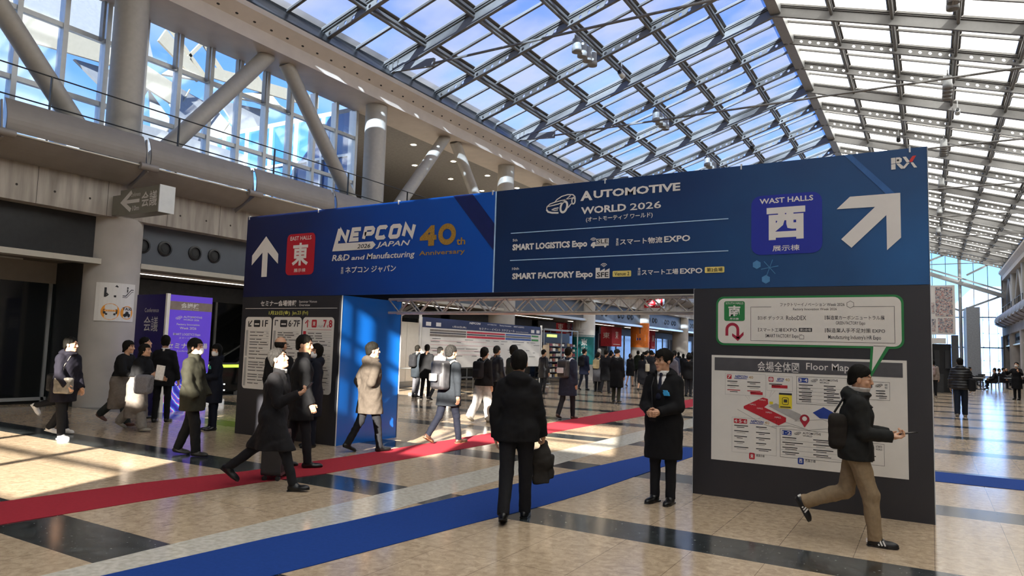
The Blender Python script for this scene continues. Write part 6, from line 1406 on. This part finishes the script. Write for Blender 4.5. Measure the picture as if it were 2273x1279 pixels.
# --- the group reading the seminar board
f = Fig('person in black coat with short black hair standing behind the one in the overcoat', (-7.42,6.90,0), unit(.55,.83), 1.78, 'hero', L=(-8,6,4), Rr=(10,4,0), aL=(0,8,14,0), aR=(4,9,16,4), head=(-30,0)).build()
f.top('coat', K_blk, hem=.62, b=.03, collar=.05, wr=.007); f.trousers(K_blk2); f.shoes(S_blk); f.hair('short')
f = Fig('balding person in black coat reading the seminar board', (-8.84,7.74,0), unit(-.25,.97), 1.76, 'mid', aL=(0,8,14,0), aR=(4,9,16,4)).build()
f.top('coat', K_blk, hem=.55, b=.03, collar=.045); f.trousers(K_blk2); f.shoes(S_brn); f.hair('bald', M_hairg)
f = Fig('masked person in long navy staff coat with cyan emblem facing left beside the blue board', (-8.69,8.36,0), unit(-.62,-.78), 1.66, 'hero', aL=(-2,8,12,0), aR=(0,8,12,0), head=(35,-8), fem=True).build()
f.top('staff_coat', K_navy, hem=.52, b=.03, hood=True, collar=.03); f.trousers(K_navy); f.shoes(S_blk); f.hair('bob'); f.mask(); f.patch('emblem', M_cyan, -.09, .17, .075, .065, .168, 'cyan emblem')
f = Fig('person in brown hooded coat with hands behind the back walking past the blue board', (-7.69,8.60,0), unit(.35,.94), 1.72, 'hero', L=(-14,16,22), Rr=(13,5,-4), aL=(-22,16,34,52), aR=(-22,12,34,48), head=(-16,-4)).build(hands=('back','back'))
f.top('hooded_coat', K_brown, hem=.60, b=.038, hood=True, wr=.008); f.trousers(K_blk2); f.shoes(S_blk); f.hair('short')
# --- left: person in olive parka, staff member, women in long coats
f = Fig('masked person with long hair and olive black parka, hands in pockets, facing right', (-9.36,6.62,0), unit(.86,.50), 1.70, 'hero', L=(-9,12,8), Rr=(14,9,0), aL=(6,12,30,12), aR=(6,12,30,12), lean=-2, head=(0,0)).build(hands=(None,None))
f.top('parka', K_olive, hem=.66, b=.045, flare=.02, collar=.05, wr=.009); f.trousers(K_blk, wide=.012); f.shoes(mat('dark_boot','211d19',0.5)); f.hair('long'); f.mask()
f = Fig('masked staff member in navy coat with cyan emblem standing near the escalator', (-11.65,8.69,0), unit(-.35,-.93), 1.60, 'mid', aL=(10,8,70,30), aR=(10,8,70,30), head=(38,0), fem=True).build(hands=('clasp','clasp'))
f.top('staff_coat', K_navy, hem=.55, b=.028, hood=True); f.trousers(K_navy); f.shoes(S_blk); f.hair('bob'); f.mask(); f.patch('emblem', mat('green_emblem','3a9a86',0.6), -.09, .17, .07, .06, .16, 'teal emblem')
f = Fig('person in long taupe coat and dark shawl carrying a fluffy grey bag and papers', (-12.50,7.70,0), unit(.92,.38), 1.60, 'mid', lean=10, L=(-20,20,26), Rr=(20,8,-6), aL=(10,8,60,10), aR=(10,8,78,0), head=(14,-10), fem=True).build(hands=('relax','hold'))
f.top('long_coat', K_grey, hem=.26, b=.04, flare=.05, wr=.008); f.trousers(cloth('grey_wide','7f7a74'), wide=.03); f.shoes(S_gry); f.hair('long'); f.top('shawl', K_blk, hem=1.06, b=.055, wr=.008, collar=.05)
f.soft_bag('fluffy_bag','bag','fluffy grey bag on the arm of the person in the front taupe coat', f.arm[1][2]+A3((.12,-.05,-.16)), (.10,.15,.17), mat('grey_fluff','777579',0.95,0,0.2,60,bump=0.8,bscale=160), [tuple(f.arm[1][2]+A3((.03,-.05,.0))), tuple(f.arm[1][2]+A3((.10,-.05,-.04)))], M_black, wr=.014)
t = f.carried('paper_bundle','papers','white papers held up by the person in the front taupe coat'); q = f.arm[1][2]+f.arm[1][3]*.16; m = MB(); m.bar(tuple(q+A3((0,0,-.1))),tuple(q+A3((.0,.03,.16))),.02,.16); m.build('sheet', K_white, t)
f = Fig('person in taupe coat and black wrap with straw tote, rear of two taupe coats', (-13.43,7.93,0), unit(.92,.38), 1.66, 'mid', lean=10, L=(-24,24,28), Rr=(22,8,-6), aL=(-6,8,30,0), aR=(8,8,60,10), head=(14,-6), fem=True).build()
f.top('long_coat', K_grey, hem=.34, b=.04, flare=.04, wr=.008); f.trousers(cloth('dark_teal_grey','2f3434'), wide=.02); f.shoes(mat('russet_shoe','6a4840',0.6)); f.hair('long'); f.top('wrap', K_blk, hem=.98, b=.055, wr=.008)
f.soft_bag('tote_bag','bag','straw coloured tote hanging behind the person in the rear taupe coat', f.arm[0][2]+A3((-.05,-.08,-.22)), (.16,.08,.13), mat('straw','9c8a5a',0.9,0,0.2,40), [tuple(f.arm[0][2]+A3((0,-.02,0))), tuple(f.arm[0][2]+A3((-.04,-.06,-.1)))])
f = Fig('person in black jacket and white collar behind the two taupe coats', (-14.33,8.95,0), unit(.1,.99), 1.69, 'mid', head=(-30,-14)).build(); f.top('jacket', K_blk, hem=.76, b=.03, collar=.02); f.shirt(K_white, b=.006); f.trousers(K_blk2); f.shoes(S_blk); f.hair('short')
f = Fig('person in black suit seen from behind in front of the violet banner tower', (-13.43,8.80,0), unit(-.55,.83), 1.74, 'mid', L=(-4,2,0), Rr=(6,2,0), aL=(0,12,16,0), aR=(2,14,18,0), head=(18,-6)).build(); f.top('suit_jacket', K_blk, hem=.72, b=.026, collar=.02); f.shirt(K_white, b=.006); f.trousers(K_blk); f.shoes(S_blk); f.hair('short')
f = Fig('person in dark parka and white sneakers with grey messenger bag, far left', (-12.40,6.38,0), unit(.96,.28), 1.66, 'hero', lean=4, L=(-14,22,10), Rr=(8,2,0), aL=(0,8,20,4), aR=(8,10,34,0), head=(22,-4)).build()
f.top('parka', cloth('purple_black','17151f'), hem=.62, b=.045, hood=True, wr=.008); f.trousers(K_blk2, wide=.01); f.shoes(S_wht, sole=S_wht); f.hair('short')
f.soft_bag('messenger_bag','bag','grey leather messenger bag across the person with white sneakers', f.P+A3((.19,.17,-.02)), (.06,.16,.13), mat('grey_leather','8a857c',0.35,0,0.25,14), [tuple(f.P+A3((.20,.15,.1))), tuple(f.Cc+A3((.17,.10,.0))), tuple(f.N+A3((.05,.09,-.02)))], mat('grey_strap','6f6b66',0.5))
f = Fig('person in black coat striding behind the dark parka, plaid bag on the left shoulder', (-13.2,6.75,0), unit(.96,.28), 1.62, 'mid', lean=6, L=(-40,38,50), Rr=(20,4,-4), aL=(-4,10,20,0), aR=(8,8,20,0), head=(18,0), fem=True).build()
f.top('coat', K_blk, hem=.58, b=.035, flare=.03); f.trousers(K_blk2); f.shoes(S_wht, sole=S_wht); f.hair('beanie', K_blk2)
f.soft_bag('shoulder_bag','bag','black and white bag hanging behind the person striding at the far left', f.P+A3((-.12,-.30,.0)), (.09,.13,.16), mat('black_white_bag','2a2a2c',0.5,0,1.0,9), [tuple(f.P+A3((-.12,-.25,.14))), tuple(f.N+A3((-.1,-.1,.02)))], M_black)
# --- beyond the gate
f = Fig('person in dark coat with a large grey backpack walking just beyond the red carpet edge', (-7.31,10.22,0), unit(.15,.99), 1.72, 'hero', L=(-18,22,26), Rr=(15,4,-4), aL=(4,8,14,0), aR=(-16,20,14,0), head=(-8,0)).build()
f.top('coat', cloth('dark_slate','22262b'), hem=.66, b=.032, collar=.045); f.trousers(K_navy); f.shoes(S_brn, sole=mat('tan_sole','8a6a4a',0.6)); f.hair('short', M_hairg); f.backpack(mat('grey_pack','3d3c3e',0.4,0,0.3,10), 'large grey backpack on the person walking beyond the red carpet', mat('light_grey_pocket','8a8784',0.4), (.165,.10,.25))
f = Fig('long-haired person in black jacket and baggy pale grey trousers', (-8.80,13.63,0), unit(.1,.99), 1.70, 'mid', L=(-14,22,20), Rr=(10,4,0), fem=True).build(); f.top('jacket', K_blk, hem=.84, b=.035); f.trousers(K_lgrey, wide=.035, wr=.012); f.shoes(S_gry); f.hair('long'); f.backpack(K_blk2, 'black backpack of the person in baggy pale trousers', None, (.14,.07,.2))
BACK = [ # x,y px-derived positions beyond the gate: label, pos, facing, H, top, trousers, shoes, hair, hem, extras
 ('person with grey hair and black leather jacket just right of the baggy trousers',(-9.98,16.07),(.3,.95),1.74,K_leath,K_blk2,S_blk,'short',M_hairg,.80,None),
 ('person with thick black hair and dark green coat behind the blue carpet walker',(-8.74,14.86),(.35,.94),1.74,cloth('dark_green','2a2f2a'),K_blk2,S_blk,'mess',M_hair,.62,None),
 ('person in dark coat with a black backpack at the left end of the schedule board',(-14.65,18.6),(.1,.99),1.70,cloth('blue_slate','23292f'),K_mgrey,S_blk,'short',M_hair,.66,'bp'),
 ('person in black suit reading the left part of the schedule board',(-13.95,18.2),(-.3,.95),1.72,K_blk,K_blk,S_blk,'short',M_hair,.66,None),
 ('grey-haired person in pale pinkish jacket before the schedule board',(-13.2,17.9),(.0,1),1.68,cloth('pale_mauve','8d8480'),K_char,S_blk,'short',M_hairg,.76,None),
 ('person in shiny grey black jacket at the right end of the schedule board',(-12.76,23.97),(.3,.95),1.68,K_leath,K_blk2,S_blk,'short',M_hair,.62,None),
 ('person in navy coat with grey and white backpack stepping on the red carpet',(-7.77,15.91),(.1,.99),1.76,K_navyl,K_char,S_brn,'short',M_hair,.56,'bpw'),
 ('person with dark rucksack and navy coat right of the teal column wrap',(-13.0,28.2),(.2,.98),1.76,cloth('blue_navy','1d2236'),K_navy,S_blk,'short',M_hair,.64,'bp'),
 ('silver-haired person in black coat in front of the red banner',(-14.4,33.0),(.0,1),1.80,K_blk,K_blk2,S_blk,'mess',M_hairw,.6,None),
 ('person in long grey coat with a straw yellow backpack',(-12.0,27.4),(.0,1),1.64,K_mgrey,K_blk2,S_blk,'long',M_hair,.45,'bpy'),
 ('person in long black overcoat left of the black coated one with white scarf',(-11.3,26.6),(.0,1),1.76,K_blk2,K_blk2,S_blk,'short',M_hair,.5,None),
 ('person in long black coat and hat with white scarf beyond the red carpet',(-9.13,22.43),(.05,1),1.76,K_blk,K_olive,S_blk,'beanie',None,.48,'scarf'),
 ('person with brown hair, black top and bare calves in the crowd',(-12.84,33.3),(.1,1),1.62,K_blk,None,S_brn,'long',mat('brown_hair','3a2218',0.5),.55,None),
 ('person in dark green hooded jacket before the orange column wrap',(-14.2,38),(.0,1),1.76,cloth('forest','1f251a'),K_blk2,S_blk,'short',M_hair,.7,None),
 ('person in black padded coat with grey skirt and cream tote bag',(-11.0,30.0),(.1,1),1.62,K_char,None,S_blk,'bob',M_hair,.3,'tote'),
 ('person in grey hooded jacket right behind the guide with the tie',(-8.0,24.85),(.2,.98),1.72,cloth('steel_grey','6a6870'),K_blk2,S_blk,'short',M_hair,.78,None),
 ('long-haired person in black with pale headwear at the edge of the right pillar',(-8.37,28.1),(-.4,.9),1.66,K_blk,K_blk2,S_blk,'long',M_hair,.7,'scarf'),
]
for lb, (x,y), fc, H, tm, trm, shm, hs, hm_, hem, ex in BACK:
    i_ = len(lb); st = (i_*37 % 20)-4
    f = Fig(lb, (x,y,0), unit(*fc), H, 'mid' if y < 17 else 'far', L=(-st,abs(st)+6,st+4 if st > 0 else 0), Rr=(st,8,0), aL=(st*.7,8,16,0), aR=(-st*.7,9,18,0), head=((i_*53 % 50)-25,-4), fem=H < 1.66).build()
    f.top('coat' if hem < .7 else 'jacket', tm, hem=hem, b=.032, flare=.02 if hem < .5 else 0, collar=.04, hood='hood' in lb)
    if trm is not None: f.trousers(trm)
    f.shoes(shm); f.hair(hs, hm_ or K_blk)
    if ex == 'bp': f.backpack(K_blk2, 'black rucksack on the back of the person %s' % ('at the left end of the schedule board' if 'left end' in lb else 'in navy near the teal wrap'), None, (.14,.08,.21))
    if ex == 'bpw': f.backpack(mat('grey_pack','3d3c3e'), 'grey and white backpack on the navy coat at the red carpet', mat('white_pocket','c9cbd2',0.5), (.15,.085,.22))
    if ex == 'bpy': f.backpack(mat('straw_pack','b9a67c',0.7), 'straw yellow backpack in the crowd', mat('straw_pocket','c6b48a',0.7), (.14,.08,.2))
    if ex == 'scarf': f.top('scarf', K_lgrey, hem=1.36, b=.02, collar=.05)
    if ex == 'tote': f.soft_bag('tote_bag','bag','cream tote bag on the shoulder of the person in the grey skirt', f.P+A3((.24,0,.16)), (.05,.15,.17), mat('cream_canvas','cfc6ae',0.8), [tuple(f.P+A3((.24,-.06,.3))), tuple(f.N+A3((.16,0,.04))), tuple(f.P+A3((.24,.08,.3)))])
# --- the dense far crowd: individuals copied from six figures
protos_ = []
for j, (tm, trm, hs, hem) in enumerate(((K_blk,K_blk2,'short',.6),(K_char,K_navy,'short',.75),(K_navyl,K_blk2,'long',.6),(K_blk2,K_char,'bob',.5),(K_mgrey,K_blk,'short',.7),(K_brown,K_blk,'mess',.62))):
    f = Fig('dark-clad person in the distant crowd moving towards the far halls', (-9,34,0), (0,1), 1.70, 'far', L=(-10+3*j,14,8), Rr=(12-3*j,5,0), group='distant crowd beyond the gateway', head=(j*9-20,0), fem=j in (2,3)).build()
    f.top('coat', tm, hem=hem, b=.032, collar=.04); f.trousers(trm); f.shoes(S_blk); f.hair(hs); protos_.append(f.root)
rnd = random.Random(21); spots = []
for row in range(7):
    for q in range(6):
        y = 30.5+3.6*row+rnd.uniform(-.9,.9)+0.5*(q%2); tx = -0.40+0.028*q+rnd.uniform(-.01,.01); spots.append((tx*y+0.6-(0.9 if q == 0 else 0), y))
for i, (x, y) in enumerate(spots):
    o = protos_[i % 6] if i < 6 else copy_tree(protos_[i % 6]); o.location = (x, y, 0); o.rotation_euler = (0,0,rnd.uniform(-.6,.6)); s_ = rnd.uniform(.95,1.06); o.scale = (s_,s_,s_)
# --- right of the gate
f = Fig('person in black puffer coat walking away right of the gateway, black bag at the hip', (.80,26.2,0), unit(.05,1), 1.80, 'mid', L=(-8,10,6), Rr=(7,3,0), aL=(0,14,12,0), aR=(0,14,12,0)).build(); f.top('puffer_coat', mat('black_nylon','17181c',0.4,0,0.1,20), hem=.80, b=.065, puff=.02, hood=True, wr=.004); f.trousers(cloth('slate_blue','1b2230'), wide=.02); f.shoes(S_gry); f.hair('short')
f.soft_bag('shoulder_bag','bag','black bag at the right hip of the person in the puffer coat', f.P+A3((.30,-.04,.02)), (.10,.12,.20), K_blk2, [tuple(f.P+A3((.28,0,.18))), tuple(f.N+A3((.14,0,.06)))], M_black)
f = Fig('person in beige top with pinkish rucksack half hidden by the right pillar edge', (.10,39.0,0), unit(.1,1), 1.74, 'mid').build(); f.top('jacket', cloth('dusty_beige','8a7f78'), hem=.8, b=.03); f.trousers(K_blk2); f.shoes(S_gry); f.hair('long'); f.backpack(mat('pink_grey_pack','8f7c7a',0.6), 'pinkish rucksack on the person at the right pillar edge', None, (.14,.08,.2))
f = Fig('masked person in black coat standing at the far right with raised elbow', (3.5,41.0,0), unit(-.5,-.85), 1.74, 'mid', aL=(40,30,80,20), aR=(30,40,95,30), head=(10,-16)).build(hands=('phone','phone')); f.top('coat', K_blk, hem=.5, b=.03, flare=.02); f.trousers(K_blk); f.shoes(S_blk); f.hair('short'); f.mask()
n_ = 0
sit0 = None
for x, y, l in TAB:
    for dx, rz in ((-.75,-PI/2),(.75,PI/2)):
        if sit0 is None:
            f = Fig('dark-clad person seated at the cafe tables by the far windows', (x+dx,y,0), (1,0), 1.68, 'far', L=(88,88,0), Rr=(86,86,0), aL=(20,8,50,10), aR=(20,8,50,10), sit=.46, group='people seated at the far tables').build(); f.top('jacket', K_blk2, hem=.42, b=.03); f.trousers(K_blk2); f.shoes(S_blk); f.hair('short'); sit0 = f.root; o = sit0
        else: o = copy_tree(sit0)
        o.location = (x+dx,y,0); o.rotation_euler = (0,0,rz)
